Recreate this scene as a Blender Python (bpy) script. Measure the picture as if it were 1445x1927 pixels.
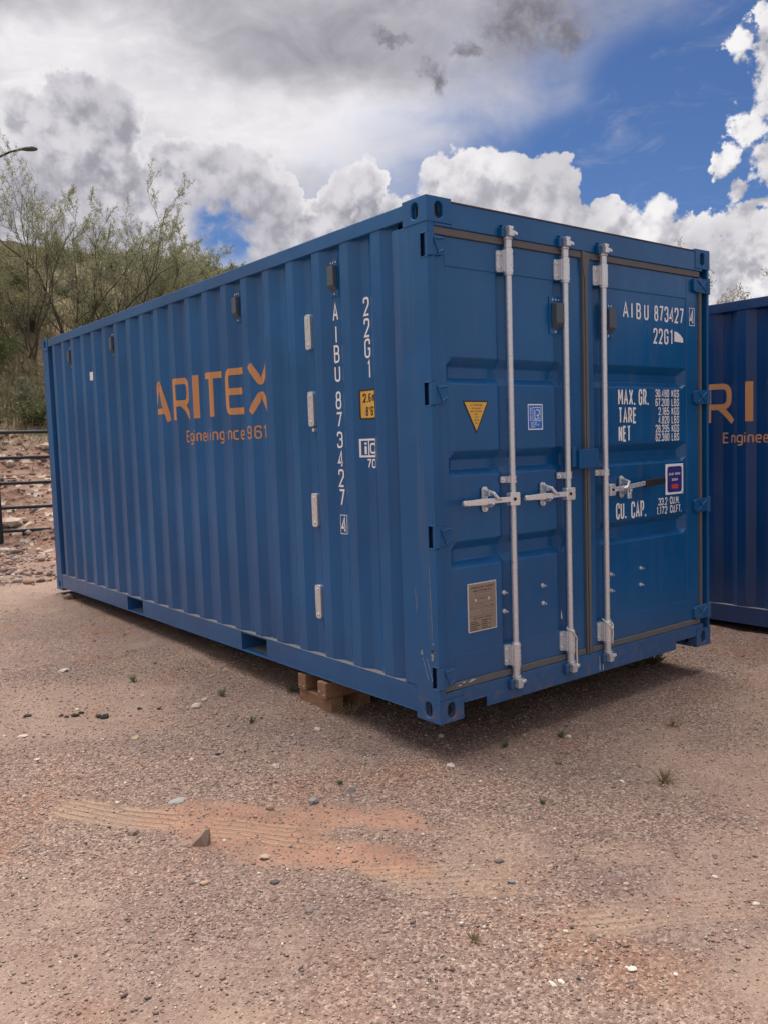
import bpy, bmesh, math, random
import numpy as np
from mathutils import Vector, Matrix

# ------------------------------------------------------------------ scene, camera
for o in list(bpy.data.objects):
    bpy.data.objects.remove(o, do_unlink=True)
S = bpy.context.scene
COL = S.collection
S.render.engine = 'CYCLES'
S.cycles.max_bounces = 6
S.cycles.diffuse_bounces = 3
S.cycles.glossy_bounces = 3
S.cycles.adaptive_threshold = 0.02
S.view_settings.view_transform = 'Standard'
S.view_settings.look = 'None'
S.view_settings.exposure = 0.95
S.view_settings.gamma = 1.0
S.view_settings.use_curve_mapping = False

YAW, PITCH, ROLL = 0.66182, -0.07964, -0.03262
CAM = Vector((-2.7756, -3.1597, 1.4142))
fwd = Vector((math.sin(YAW) * math.cos(PITCH), math.cos(YAW) * math.cos(PITCH), math.sin(PITCH)))
rgt0 = Vector((math.cos(YAW), -math.sin(YAW), 0))
up0 = rgt0.cross(fwd)
rgt = rgt0 * math.cos(ROLL) + up0 * math.sin(ROLL)
upv = -rgt0 * math.sin(ROLL) + up0 * math.cos(ROLL)
cam_d = bpy.data.cameras.new('camera')
cam = bpy.data.objects.new('camera', cam_d)
COL.objects.link(cam)
cam_d.sensor_fit = 'HORIZONTAL'
cam_d.sensor_width = 36.0
cam_d.lens = 36.0 * 1612.01 / 1445.0
cam_d.clip_start = 0.05
cam_d.clip_end = 3000
M3 = Matrix((rgt, upv, -fwd)).transposed()
cam.matrix_world = Matrix.Translation(CAM) @ M3.to_4x4()
S.camera = cam

# ------------------------------------------------------------------ node helpers
class NT:
    def __init__(s, tree):
        s.t = tree
        s.n = tree.nodes
        s.l = tree.links

    def node(s, typ, **kw):
        n = s.n.new(typ)
        for k, v in kw.items():
            setattr(n, k, v)
        return n

    def put(s, sock, v):
        if hasattr(v, 'is_output') or hasattr(v, 'is_linked'):
            s.l.new(v, sock)
        elif v is not None:
            sock.default_value = v

    def math(s, op, a, b=None, c=None, clamp=False):
        n = s.node('ShaderNodeMath', operation=op, use_clamp=clamp)
        s.put(n.inputs[0], a)
        if b is not None:
            s.put(n.inputs[1], b)
        if c is not None:
            s.put(n.inputs[2], c)
        return n.outputs[0]

    def vmath(s, op, a, b=None):
        n = s.node('ShaderNodeVectorMath', operation=op)
        s.put(n.inputs[0], a)
        if b is not None:
            s.put(n.inputs['Scale'] if op == 'SCALE' else n.inputs[1], b)
        return n.outputs['Value'] if op in ('LENGTH', 'DOT_PRODUCT', 'DISTANCE') else n.outputs[0]

    def smooth(s, x, a, b, to0=0.0, to1=1.0):
        n = s.node('ShaderNodeMapRange', interpolation_type='SMOOTHSTEP')
        s.put(n.inputs[0], x)
        n.inputs[1].default_value = a
        n.inputs[2].default_value = b
        n.inputs[3].default_value = to0
        n.inputs[4].default_value = to1
        return n.outputs[0]

    def lin(s, x, a, b, to0=0.0, to1=1.0):
        n = s.node('ShaderNodeMapRange')
        s.put(n.inputs[0], x)
        n.inputs[1].default_value = a
        n.inputs[2].default_value = b
        n.inputs[3].default_value = to0
        n.inputs[4].default_value = to1
        return n.outputs[0]

    def mix(s, f, a, b, mode='MIX'):
        n = s.node('ShaderNodeMix', data_type='RGBA', blend_type=mode)
        s.put(n.inputs[0], f)
        for sock, v in ((n.inputs[6], a), (n.inputs[7], b)):
            if isinstance(v, (tuple, list)):
                v = (v[0], v[1], v[2], 1.0)
            s.put(sock, v)
        return n.outputs[2]

    def noise(s, vec, scale, detail=4.0, rough=0.55, dist=0.0, typ=None, out=0):
        n = s.node('ShaderNodeTexNoise')
        if vec is not None:
            s.put(n.inputs['Vector'], vec)
        n.inputs['Scale'].default_value = scale
        n.inputs['Detail'].default_value = detail
        n.inputs['Roughness'].default_value = rough
        n.inputs['Distortion'].default_value = dist
        return n.outputs[out]

    def voronoi(s, vec, scale, detail=0.0, rough=0.5, feature='F1', rand=1.0, out=0):
        n = s.node('ShaderNodeTexVoronoi', feature=feature)
        if vec is not None:
            s.put(n.inputs['Vector'], vec)
        n.inputs['Scale'].default_value = scale
        if 'Detail' in n.inputs:
            n.inputs['Detail'].default_value = detail
            n.inputs['Roughness'].default_value = rough
        n.inputs['Randomness'].default_value = rand
        return n.outputs[out]

    def comb(s, x, y, z):
        n = s.node('ShaderNodeCombineXYZ')
        s.put(n.inputs[0], x)
        s.put(n.inputs[1], y)
        s.put(n.inputs[2], z)
        return n.outputs[0]

    def sep(s, v):
        n = s.node('ShaderNodeSeparateXYZ')
        s.put(n.inputs[0], v)
        return n.outputs


def rgb(r, g, b):
    """sRGB 0..255 to linear"""
    f = lambda c: (c / 255 / 12.92) if c <= 10 else ((c / 255 + 0.055) / 1.055) ** 2.4
    return (f(r), f(g), f(b))

# ------------------------------------------------------------------ sky and sun
SUN_EL, SUN_AZ = math.radians(66), math.radians(24)      # azimuth from +Y towards +X
world = bpy.data.worlds.new('World')
S.world = world
world.use_nodes = True
W = NT(world.node_tree)
W.n.clear()
w_out = W.node('ShaderNodeOutputWorld')
w_bg = W.node('ShaderNodeBackground')
SKY = 0.1
w_bg.inputs['Strength'].default_value = SKY
sky_tex = W.node('ShaderNodeTexSky', sky_type='NISHITA', sun_disc=False)
sky_tex.sun_elevation = SUN_EL
sky_tex.sun_rotation = SUN_AZ
sky_tex.altitude = 900
sky_tex.air_density = 1.0
sky_tex.dust_density = 0.25
sky_tex.ozone_density = 3.0


def build_clouds():
    D = W.node('ShaderNodeTexCoord').outputs['Generated']
    dx, dy, dz = W.sep(D)
    az = W.math('MULTIPLY', W.math('ARCTAN2', dx, dy), 57.2958)
    el = W.math('MULTIPLY', W.math('ARCSINE', dz), 57.2958)
    P0 = W.comb(az, el, 0.0)

    # cumulus heaps: azimuth, elevation, half width, half height in degrees, backlit (1) .. front lit (0)
    heaps = CUMULI
    def field(P, lst, base=1.0):
        acc = None
        for (a, e, ra, re) in lst:
            v = W.vmath('MULTIPLY', W.vmath('SUBTRACT', P, (a, e, 0)), (1 / ra, 1 / re, 0))
            if base < 1.0:                              # heaps keep on downwards to their flat bases
                v = W.vmath('MAXIMUM', v, W.vmath('MULTIPLY', v, (1.0, base, 1.0)))
            d = W.vmath('LENGTH', v)
            if acc is None:
                acc = d
            else:
                n = W.node('ShaderNodeMath', operation='SMOOTH_MIN')
                W.put(n.inputs[0], acc)
                W.put(n.inputs[1], d)
                n.inputs[2].default_value = 0.05
                acc = n.outputs[0]
        return W.math('SUBTRACT', 1.0, acc)

    def density(Dv, P, lst):
        wv = W.noise(Dv, 14.0, 2.0, 0.5, out=1)
        wv = W.vmath('SCALE', W.vmath('SUBTRACT', wv, (0.5, 0.5, 0.5)), 2.0)
        Pw = W.vmath('ADD', P, wv)
        f = W.math('MAXIMUM', field(Pw, lst, 0.14), field(Pw, FLOATERS))
        # round billows: inverted cellular noise over several octaves
        b1 = W.voronoi(Dv, 26.0, 4.0, 0.62)
        b2 = W.noise(Dv, 60.0, 6.0, 0.6)
        h = W.math('ADD', f, W.math('MULTIPLY', W.math('SUBTRACT', 1.12, b1), 0.44))
        h = W.math('ADD', h, W.math('MULTIPLY', W.math('SUBTRACT', b2, 0.5), W.smooth(az, 55.0, 60.0, 0.55, 2.0)))
        # the low bank all round the horizon
        rim = W.noise(W.comb(dx, dy, 0.0), 5.0, 2.0, 0.5)
        bank = W.math('MULTIPLY', W.math('SUBTRACT', W.math("ADD", 9.0, W.math("MULTIPLY", W.math("SUBTRACT", rim, 0.5), 8.0)), W.sep(P)[1]), 0.25)
        bank = W.math('ADD', bank, W.math('MULTIPLY', W.math('SUBTRACT', b2, 0.5), 0.5))
        h = W.math('MAXIMUM', h, W.math('MINIMUM', bank, 0.9))
        hole = W.math('ADD', field(Pw, HOLES), W.math('ADD', W.math('MULTIPLY', W.math('SUBTRACT', b2, 0.5), 2.4), W.math('MULTIPLY', W.math('SUBTRACT', b1, 1.2), 0.9)))
        return h, b1, b2, hole

    h, b1, b2, hole = density(D, P0, heaps)
    off = (-0.012, 0.0, 0.022)                       # towards the light, up and to the left
    Ds = W.vmath('ADD', D, off)
    Ps = W.vmath('ADD', P0, (-0.5, 1.3, 0))
    h2, _, _, _ = density(Ds, Ps, heaps)
    soft = W.smooth(W.noise(D, 11.0, 3.0, 0.5), 0.35, 0.65, 0.06, 0.26)        # crisp heads, frayed flanks
    soft = W.math('ADD', soft, W.smooth(az, 57.0, 60.5, 0.0, 0.16))
    a_cum = W.math('DIVIDE', W.math('ADD', h, W.math('MULTIPLY', W.math('SUBTRACT', W.noise(D, 150.0, 4.0, 0.6), 0.5), 0.12)), soft, clamp=True)
    a_cum = W.math('MULTIPLY', W.smooth(a_cum, 0.0, 1.0), W.smooth(hole, -0.55, 0.75, 1.0, 0.0))
    # every bulge is lit on the side towards the light
    def bulge(scale, det, o):
        warp = W.vmath('SCALE', W.vmath('SUBTRACT', W.noise(D, scale * 1.3, 3.0, 0.55, out=1), (0.5, 0.5, 0.5)), 0.9 / scale)
        Dw = W.vmath('ADD', D, warp)
        va = W.voronoi(Dw, scale, det, 0.5)
        vb = W.voronoi(W.vmath('ADD', Dw, o), scale, det, 0.5)
        return W.math('SUBTRACT', vb, va)
    g1 = bulge(17.0, 1.0, (-0.009, 0.0, 0.018))
    g2 = bulge(40.0, 2.0, (-0.004, 0.0, 0.009))
    sh = W.math('ADD', 0.50, W.math('MULTIPLY', W.math('SUBTRACT', h, h2), 0.42))
    sh = W.math('ADD', sh, W.math('MULTIPLY', g1, 0.62))
    sh = W.math('ADD', sh, W.math('MULTIPLY', g2, 0.38))
    sh = W.math('ADD', sh, W.math('MULTIPLY', W.math('SUBTRACT', b2, 0.5), 0.55))
    light = W.smooth(sh, 0.05, 0.95)
    thick = W.smooth(h, 0.02, 0.50)
    # backlit to the left (grey hearts, bright rims), front lit to the right
    back = W.smooth(az, 37.0, 47.0, 1.0, 0.0)
    back = W.math('MAXIMUM', back, W.smooth(az, 64.0, 110.0, 0.0, 0.6))
    lowdark = W.smooth(W.noise(D, 9.0, 3.0, 0.5), 0.40, 0.62)
    c_front = W.mix(light, rgb(174, 172, 181), rgb(246, 244, 245))
    c_front = W.mix(W.math('MULTIPLY', lowdark, 0.55), c_front, rgb(172, 170, 180))
    c_back = W.mix(light, rgb(158, 156, 166), rgb(218, 215, 221))
    c_back = W.mix(thick, rgb(240, 238, 240), c_back)
    c_back = W.mix(W.math('MULTIPLY', lowdark, 0.35), c_back, rgb(164, 162, 173))
    c_cum = W.mix(back, c_front, c_back)

    # high veil, spread over everything but the blue gap
    wv = W.noise(D, 5.0, 4.0, 0.6, out=1)
    wv = W.vmath('SCALE', W.vmath('SUBTRACT', wv, (0.5, 0.5, 0.5)), 9.0)
    Pv = W.vmath('ADD', P0, wv)
    va, ve, _ = W.sep(Pv)
    # signed distance to the slanting edge of the veil
    edge = W.math('ADD', W.math('MULTIPLY', W.math('SUBTRACT', va, VEIL[0]), VEIL[2]),
                  W.math('MULTIPLY', W.math('SUBTRACT', ve, VEIL[1]), VEIL[3]))
    st = W.noise(W.vmath('MULTIPLY', D, (10.0, 10.0, 22.0)), 1.0, 6.0, 0.62, 0.6)
    a_v = W.smooth(W.math('ADD', edge, W.math('MULTIPLY', W.math('SUBTRACT', st, 0.5), 9.0)), -7.5, 6.5, 1.0, 0.0)
    far = W.smooth(az, 80.0, 120.0)
    far = W.math('MULTIPLY', far, W.smooth(W.noise(D, 3.0, 5.0, 0.6), 0.34, 0.54))
    a_v = W.math('MAXIMUM', a_v, far)
    wisp = W.noise(W.vmath('MULTIPLY', D, (7.0, 7.0, 26.0)), 1.0, 7.0, 0.65, 1.2)
    a_w = W.smooth(wisp, 0.50, 0.85, 0.0, 0.38)
    gap = field(W.vmath('ADD', P0, W.vmath('SCALE', wv, 0.35)), GAPS)
    a_v = W.math('MULTIPLY', a_v, W.smooth(gap, -0.25, 0.35, 1.0, 0.0))
    a_v = W.math('MAXIMUM', a_v, a_w)
    lum = W.noise(D, 5.0, 5.0, 0.55, 0.5)
    lum2 = W.noise(W.vmath('MULTIPLY', D, (13.0, 13.0, 24.0)), 1.0, 7.0, 0.62, 0.8)
    dim = field(Pv, DIM)
    glow = field(Pv, GLOW)
    vt = W.math('ADD', 0.62, W.math('MULTIPLY', W.math('SUBTRACT', lum, 0.5), 1.0))
    vt = W.math('ADD', vt, W.math('MULTIPLY', W.math('SUBTRACT', lum2, 0.5), 0.75))
    vt = W.math('ADD', vt, W.math('SUBTRACT', W.smooth(glow, -0.5, 0.6, 0.0, 0.42), W.smooth(dim, -0.8, 0.8, 0.0, 0.52)), clamp=True)
    c_v = W.mix(vt, rgb(158, 156, 166), rgb(246, 243, 246))
    c_v = W.mix(W.smooth(st, 0.35, 0.7), W.mix(0.22, c_v, rgb(150, 148, 160)), c_v)

    # torn dark scraps drifting under the veil
    wv2 = W.vmath('SCALE', W.vmath('SUBTRACT', W.noise(D, 34.0, 6.0, 0.65, out=1), (0.5, 0.5, 0.5)), 3.6)
    sc = field(W.vmath('ADD', P0, wv2), SCRAPS)
    sc = W.math('ADD', sc, W.math('MULTIPLY', W.math('SUBTRACT', b2, 0.5), 1.3))
    a_s = W.math('MULTIPLY', W.smooth(sc, -0.25, 0.75), 0.95)
    c_s = W.mix(W.smooth(b2, 0.4, 0.65), rgb(122, 120, 130), rgb(152, 149, 159))

    K = 0.525 / SKY                                   # cloud radiance at the exposure set above
    blue = W.mix(1.0, sky_tex.outputs[0], (SKYTINT[0], SKYTINT[1], SKYTINT[2]), 'MULTIPLY')
    def gain(c):
        return W.mix(1.0, c, (K, K, K), 'MULTIPLY')
    c = W.mix(a_v, blue, gain(c_v))
    c = W.mix(a_s, c, gain(c_s))
    c = W.mix(a_cum, c, gain(c_cum))
    W.l.new(c, w_bg.inputs['Color'])
    W.l.new(w_bg.outputs[0], w_out.inputs['Surface'])


# azimuth / elevation tables of the cloud heaps (degrees)
CUMULI = [(19.79, 20.75, 2.67, 1.91), (21.81, 20.62, 1.59, 1.39), (16.96, 19.13, 2.9, 2.06), (19.33, 18.33, 3.62, 2.67), (15.57, 16.05, 3.94, 3.11), (21.41, 16.72, 3.22, 2.33), (25.34, 17.78, 2.48, 1.7), (28.63, 17.26, 3.9, 1.94), (30.95, 16.22, 2.74, 1.83), (24.22, 15.33, 3.98, 2.71), (27.82, 14.48, 4.42, 1.55), (37.51, 16.76, 1.65, 1.37), (35.73, 15.56, 2.14, 1.85), (32.88, 13.54, 3.12, 1.74), (30.75, 11.94, 3.1, 1.61), (37.05, 13.78, 3.82, 2.83), (40.85, 13.01, 3.1, 2.23), (42.33, 16.26, 1.88, 1.53), (44.4, 16.76, 2.21, 1.67), (46.61, 16.92, 2.52, 1.45), (48.62, 16.47, 1.73, 1.5), (49.6, 15.16, 1.65, 1.52), (45.71, 14.35, 5.36, 2.48), (52.55, 14.19, 1.22, 0.92), (51.22, 12.69, 3.56, 1.87), (55.9, 13.49, 1.62, 1.15), (54.62, 12.23, 2.83, 1.85), (57.91, 12.36, 1.89, 1.21), (60.63, 12.5, 2.33, 1.48), (58.98, 11.03, 3.55, 1.82), (61.95, 11.3, 2.28, 2.07)]
FLOATERS = [(60.13, 21.86, 1.1, 0.83), (61.81, 22.08, 1.41, 1.68), (62.64, 19.43, 1.95, 2.37), (61.5, 17.71, 1.26, 1.05), (62.45, 16.03, 1.25, 1.67), (60.01, 16.01, 0.94, 1.15), (60.48, 14.59, 0.71, 0.81), (61.71, 13.64, 1.72, 0.52)]
SCRAPS = [(39.52, 24.51, 1.36, 0.46), (44.41, 23.46, 1.42, 0.65), (47.13, 24.6, 2.31, 1.63), (48.31, 25.29, 2.29, 1.29), (42.0, 22.35, 0.89, 0.84), (50.25, 23.9, 1.94, 1.05)]
GAPS = [(28.44, 13.55, 2.38, 2.19), (53.06, 16.8, 7.12, 3.19), (56.26, 20.71, 4.51, 3.2)]
HOLES = [(27.39, 14.01, 2.09, 1.25), (28.72, 12.33, 1.5, 1.28), (25.74, 13.04, 1.33, 0.94), (40.04, 16.15, 0.9, 0.49)]
DIM = [(36.1, 24.49, 12.84, 2.77), (47.64, 25.22, 8.34, 2.81), (17.46, 26.12, 7.12, 1.7)]
VEIL = (53.49, 25.08, 0.566, -0.824)
GLOW = [(20.51, 22.31, 6.09, 3.92), (31.8, 19.83, 11.31, 2.73), (40.0, 18.81, 4.45, 1.47)]
SKYTINT = (0.245, 0.305, 0.41)
build_clouds()
world.cycles.sampling_method = 'MANUAL'
world.cycles.sample_map_resolution = 512

sun_d = bpy.data.lights.new('sun', 'SUN')
sun = bpy.data.objects.new('sun', sun_d)
COL.objects.link(sun)
sun_d.energy = 3.3
sun_d.angle = math.radians(70)
sun_d.color = (1.0, 0.95, 0.88)
sdir = Vector((math.sin(SUN_AZ) * math.cos(SUN_EL), math.cos(SUN_AZ) * math.cos(SUN_EL), math.sin(SUN_EL)))
sun.rotation_euler = sdir.to_track_quat('Z', 'Y').to_euler()
sun.location = sdir * 60

# ------------------------------------------------------------------ objects
def tag(o, label=None, cat=None, group=None, kind=None):
    if label: o['label'] = label
    if cat: o['category'] = cat
    if group: o['group'] = group
    if kind: o['kind'] = kind
    return o

def empty(name, loc=(0, 0, 0), rz=0.0, label=None, cat=None, group=None):
    o = bpy.data.objects.new(name, None)
    COL.objects.link(o)
    o.location = loc
    o.rotation_euler = (0, 0, rz)
    o.empty_display_size = 0.1
    return tag(o, label, cat, group)

def link_mesh(name, me, parent=None):
    o = bpy.data.objects.new(name, me)
    COL.objects.link(o)
    if parent is not None:
        o.parent = parent
    return o

class MB:
    """collects faces, then builds them as ONE mesh object"""
    def __init__(s):
        s.v, s.f, s.m, s.cur = [], [], [], 0

    def add(s, vs, fs):
        b = len(s.v)
        s.v += [tuple(p) for p in vs]
        for f in fs:
            s.f.append(tuple(b + i for i in f))
            s.m.append(s.cur)
        return s

    def box(s, x0, x1, y0, y1, z0, z1):
        vs = [(x, y, z) for z in (z0, z1) for y in (y0, y1) for x in (x0, x1)]
        return s.add(vs, [(0, 2, 3, 1), (4, 5, 7, 6), (0, 1, 5, 4), (2, 6, 7, 3), (0, 4, 6, 2), (1, 3, 7, 5)])

    def prism(s, pts, axis, a, b):
        """polygon in the two other axes, extruded along axis from a to b"""
        n = len(pts)
        def P(p, t):
            if axis == 0: return (t, p[0], p[1])
            if axis == 1: return (p[0], t, p[1])
            return (p[0], p[1], t)
        vs = [P(p, a) for p in pts] + [P(p, b) for p in pts]
        fs = [tuple(range(n))[::-1], tuple(range(n, 2 * n))]
        fs += [(i, (i + 1) % n, n + (i + 1) % n, n + i) for i in range(n)]
        return s.add(vs, fs)

    def tube(s, path, radii, n=8, cap=True):
        path = [Vector(p) for p in path]
        if not isinstance(radii, (list, tuple)):
            radii = [radii] * len(path)
        t0 = (path[1] - path[0]).normalized()
        ref = Vector((0, 0, 1)) if abs(t0.z) < 0.9 else Vector((1, 0, 0))
        u = t0.cross(ref).normalized()
        vs, fs = [], []
        for i, p in enumerate(path):
            t = (path[min(i + 1, len(path) - 1)] - path[max(i - 1, 0)]).normalized()
            u = (u - t * u.dot(t)).normalized()
            w = t.cross(u)
            for k in range(n):
                a = 2 * math.pi * k / n
                vs.append(p + (u * math.cos(a) + w * math.sin(a)) * radii[i])
        for i in range(len(path) - 1):
            for k in range(n):
                fs.append((i * n + k, i * n + (k + 1) % n, (i + 1) * n + (k + 1) % n, (i + 1) * n + k))
        if cap:
            fs.append(tuple(range(n))[::-1])
            fs.append(tuple(range((len(path) - 1) * n, len(path) * n)))
        return s.add(vs, fs)

    def cyl(s, p0, p1, r, n=16):
        return s.tube([p0, p1], r, n)

    def mesh(s, name, mats):
        me = bpy.data.meshes.new(name)
        me.from_pydata(s.v, [], s.f)
        for m in (mats if isinstance(mats, (list, tuple)) else [mats]):
            me.materials.append(m)
        me.polygons.foreach_set('material_index', s.m)
        me.update()
        return me

    def build(s, name, mats, parent=None, bevel=0.0, smooth=False, label=None, weld=False, seg=2):
        me = s.mesh(name, mats)
        bm = bmesh.new()
        bm.from_mesh(me)
        if weld:
            bmesh.ops.remove_doubles(bm, verts=bm.verts, dist=1e-5)
        bmesh.ops.recalc_face_normals(bm, faces=bm.faces)
        bm.to_mesh(me)
        bm.free()
        o = link_mesh(name, me, parent)
        if bevel:
            md = o.modifiers.new('bevel', 'BEVEL')
            md.width = bevel
            md.segments = seg
            md.limit_method = 'ANGLE'
            md.angle_limit = math.radians(40)
            md.harden_normals = False
        if smooth:
            me.polygons.foreach_set('use_smooth', [True] * len(me.polygons))
            try:
                md = o.modifiers.new('edges', 'EDGE_SPLIT')
                md.split_angle = math.radians(38)
            except Exception:
                pass
        if label:
            o['label'] = label
        return o

# ------------------------------------------------------------------ materials
def new_mat(name):
    m = bpy.data.materials.new(name)
    m.use_nodes = True
    t = NT(m.node_tree)
    b = t.n['Principled BSDF']
    return m, t, b

def bump(t, b, height, strength=0.3, dist=0.01):
    n = t.node('ShaderNodeBump')
    n.inputs['Strength'].default_value = strength
    n.inputs['Distance'].default_value = dist
    t.put(n.inputs['Height'], height)
    t.l.new(n.outputs[0], b.inputs['Normal'])

def plain(name, c, rough=0.5, metal=0.0, var=0.12, scale=30.0, bmp=0.0):
    m, t, b = new_mat(name)
    pos = t.node('ShaderNodeTexCoord').outputs['Object']
    n = t.noise(pos, scale, 5.0, 0.6)
    lo = tuple(x * (1 - var) for x in c)
    hi = tuple(min(1, x * (1 + var)) for x in c)
    t.put(b.inputs['Base Color'], t.mix(n, lo, hi))
    t.put(b.inputs['Roughness'], t.lin(n, 0.3, 0.7, max(0.05, rough - 0.08), min(1, rough + 0.08)))
    b.inputs['Metallic'].default_value = metal
    if bmp:
        bump(t, b, t.noise(pos, scale * 3, 4.0, 0.6), bmp, 0.004)
    return m

def paint_mat(name, c, wear=1.0, rough=0.30):
    """container paint: slightly chalky, faint waves in the sheet, dust streaks and a few chips"""
    m, t, b = new_mat(name)
    pos = t.node('ShaderNodeTexCoord').outputs['Object']
    big = t.noise(pos, 1.3, 3.0, 0.55)
    streak = t.noise(t.vmath('MULTIPLY', pos, (14.0, 14.0, 0.7)), 1.0, 4.0, 0.6)
    fine = t.noise(pos, 120.0, 3.0, 0.6)
    lo = tuple(x * 0.86 for x in c)
    hi = (c[0] * 1.25 + 0.001, c[1] * 1.14, c[2] * 1.08)
    col = t.mix(t.smooth(big, 0.3, 0.7), lo, hi)
    dust = t.math('MULTIPLY', t.smooth(streak, 0.48, 0.85), 0.14 * wear)
    col = t.mix(dust, col, (0.16, 0.15, 0.14))
    zl = t.math('ADD', t.sep(pos)[2], t.math('MULTIPLY', t.math('SUBTRACT', streak, 0.5), 0.5))
    col = t.mix(t.math('MULTIPLY', t.smooth(zl, 0.12, 0.60, 1.0, 0.0), 0.10), col, (0.19, 0.145, 0.12))
    # chips and scuffs, small and sparse
    ch = t.noise(t.vmath('MULTIPLY', pos, (60.0, 60.0, 26.0)), 1.0, 5.0, 0.7)
    rare = t.smooth(t.noise(pos, 3.1, 2.0, 0.5), 0.56, 0.7)
    chip = t.math('MULTIPLY', t.smooth(ch, 0.70, 0.74), t.math('MULTIPLY', rare, 0.5 * wear))
    col = t.mix(chip, col, (0.22, 0.24, 0.26))
    if wear > 1.5:
        # splashed mud and rubbed edges low down on the frame
        zz = t.sep(pos)[2]
        mud = t.math('MULTIPLY', t.smooth(zz, 0.06, 0.20, 1.0, 0.0), t.smooth(t.noise(pos, 16.0, 5.0, 0.65), 0.46, 0.68))
        col = t.mix(t.math('MULTIPLY', mud, 0.55), col, (0.17, 0.115, 0.09))
    t.put(b.inputs['Base Color'], col)
    r = t.math('ADD', t.lin(streak, 0.3, 0.8, rough - 0.05, rough + 0.09), t.math('MULTIPLY', fine, 0.05))
    t.put(b.inputs['Roughness'], r)
    b.inputs['IOR'].default_value = 1.48
    wave = t.math('ADD', t.math('MULTIPLY', t.noise(pos, 4.0, 2.0, 0.5), 1.0), t.math('MULTIPLY', fine, 0.03))
    bump(t, b, wave, 0.38, 0.012)
    return m

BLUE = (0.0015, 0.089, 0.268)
NAVY_SHADED = (0.002, 0.036, 0.135)  # navy hue with the shade on the second container mixed in
M_BLUE = paint_mat('blue_paint', BLUE)
M_WORN = paint_mat('worn_blue_paint', BLUE, 2.2, 0.45)
M_NAVY_SHADED = paint_mat('shaded_navy_paint', NAVY_SHADED)
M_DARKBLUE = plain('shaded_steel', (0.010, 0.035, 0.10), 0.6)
M_HOLLOW = plain('hollow_dark', (0.012, 0.014, 0.02), 0.9)
M_DUST = plain('dusty_ledge', (0.20, 0.19, 0.19), 0.9, 0, 0.4, 60)
M_GASKET = plain('grey_rubber', (0.120, 0.117, 0.122), 0.75, 0, 0.2, 25)
M_GALV = plain('galvanised_steel', (0.66, 0.685, 0.72), 0.34, 0.6, 0.28, 70, 0.12)
M_STEEL = plain('zinc_steel', (0.76, 0.78, 0.80), 0.28, 0.65, 0.2, 60, 0.1)
M_VENT = plain('vent_plastic', (0.075, 0.098, 0.125), 0.6)
M_BLACK = plain('black_rubber', (0.012, 0.013, 0.018), 0.55)
M_WHITE = plain('white_vinyl', (0.84, 0.84, 0.86), 0.5, 0, 0.05)
M_ORANGE = plain('orange_vinyl', (0.55, 0.25, 0.095), 0.5, 0, 0.08)
M_YELLOW = plain('yellow_vinyl', (0.72, 0.42, 0.07), 0.45, 0, 0.05)
M_INK = plain('black_ink', (0.02, 0.02, 0.022), 0.5)
M_LRBLUE = plain('sticker_blue', (0.008, 0.17, 0.62), 0.4)
M_NAVY = plain('sticker_navy', (0.028, 0.030, 0.20), 0.4)
M_RED = plain('sticker_red', (0.55, 0.06, 0.06), 0.4)
M_TAN = plain('data_plate_tan', (0.31, 0.245, 0.20), 0.5, 0.2, 0.12, 40)
M_ROPE = plain('white_cord', (0.66, 0.63, 0.58), 0.8, 0, 0.1, 200)
M_RUST = plain('rust', (0.30, 0.085, 0.025), 0.9, 0, 0.4, 200)
M_SCUFF = plain('scuffed_primer', (0.24, 0.26, 0.26), 0.8, 0, 0.4, 200)
M_SCUFFW = plain('white_scuff', (0.60, 0.62, 0.64), 0.8, 0, 0.2, 200)
M_ROOFEDGE = plain('roof_edge', (0.10, 0.085, 0.08), 0.7)
M_PIPE = plain('dark_pipe', (0.008, 0.012, 0.020), 0.65, 0.0, 0.25, 20)

def wood_mat():
    m, t, b = new_mat('timber')
    pos = t.node('ShaderNodeTexCoord').outputs['Object']
    g = t.noise(t.vmath('MULTIPLY', pos, (70.0, 8.0, 70.0)), 1.0, 5.0, 0.65, 0.8)
    big = t.noise(pos, 9.0, 3.0, 0.5)
    col = t.mix(t.smooth(g, 0.3, 0.7), (0.165, 0.082, 0.042), (0.32, 0.175, 0.095))
    col = t.mix(t.math('MULTIPLY', big, 0.5), col, (0.20, 0.115, 0.07))
    t.put(b.inputs['Base Color'], col)
    b.inputs['Roughness'].default_value = 0.85
    bump(t, b, g, 0.35, 0.004)
    return m
M_WOOD = wood_mat()

# ------------------------------------------------------------------ stroke lettering
def fillet(pts, closed, n=5):
    """pts: (x, y[, r]) -> polyline with rounded corners"""
    P = [(p[0], p[1], p[2] if len(p) > 2 else 0.0) for p in pts]
    out = []
    N = len(P)
    for i, (x, y, r) in enumerate(P):
        if r <= 0 or (not closed and i in (0, N - 1)):
            out.append((x, y))
            continue
        a = Vector((P[i - 1][0] - x, P[i - 1][1] - y))
        b = Vector((P[(i + 1) % N][0] - x, P[(i + 1) % N][1] - y))
        la, lb = a.length, b.length
        a /= la
        b /= lb
        ang = a.angle(b)
        d = min(r / math.tan(ang / 2), la * 0.5, lb * 0.5)
        p0, p1 = Vector((x, y)) + a * d, Vector((x, y)) + b * d
        c = Vector((x, y))
        for k in range(n + 1):
            u = k / n
            q = p0 * (1 - u) ** 2 * 1 + c * 2 * u * (1 - u) + p1 * u ** 2
            # quadratic corner pulled out to read as an arc
            out.append((q.x, q.y))
    return out

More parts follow.
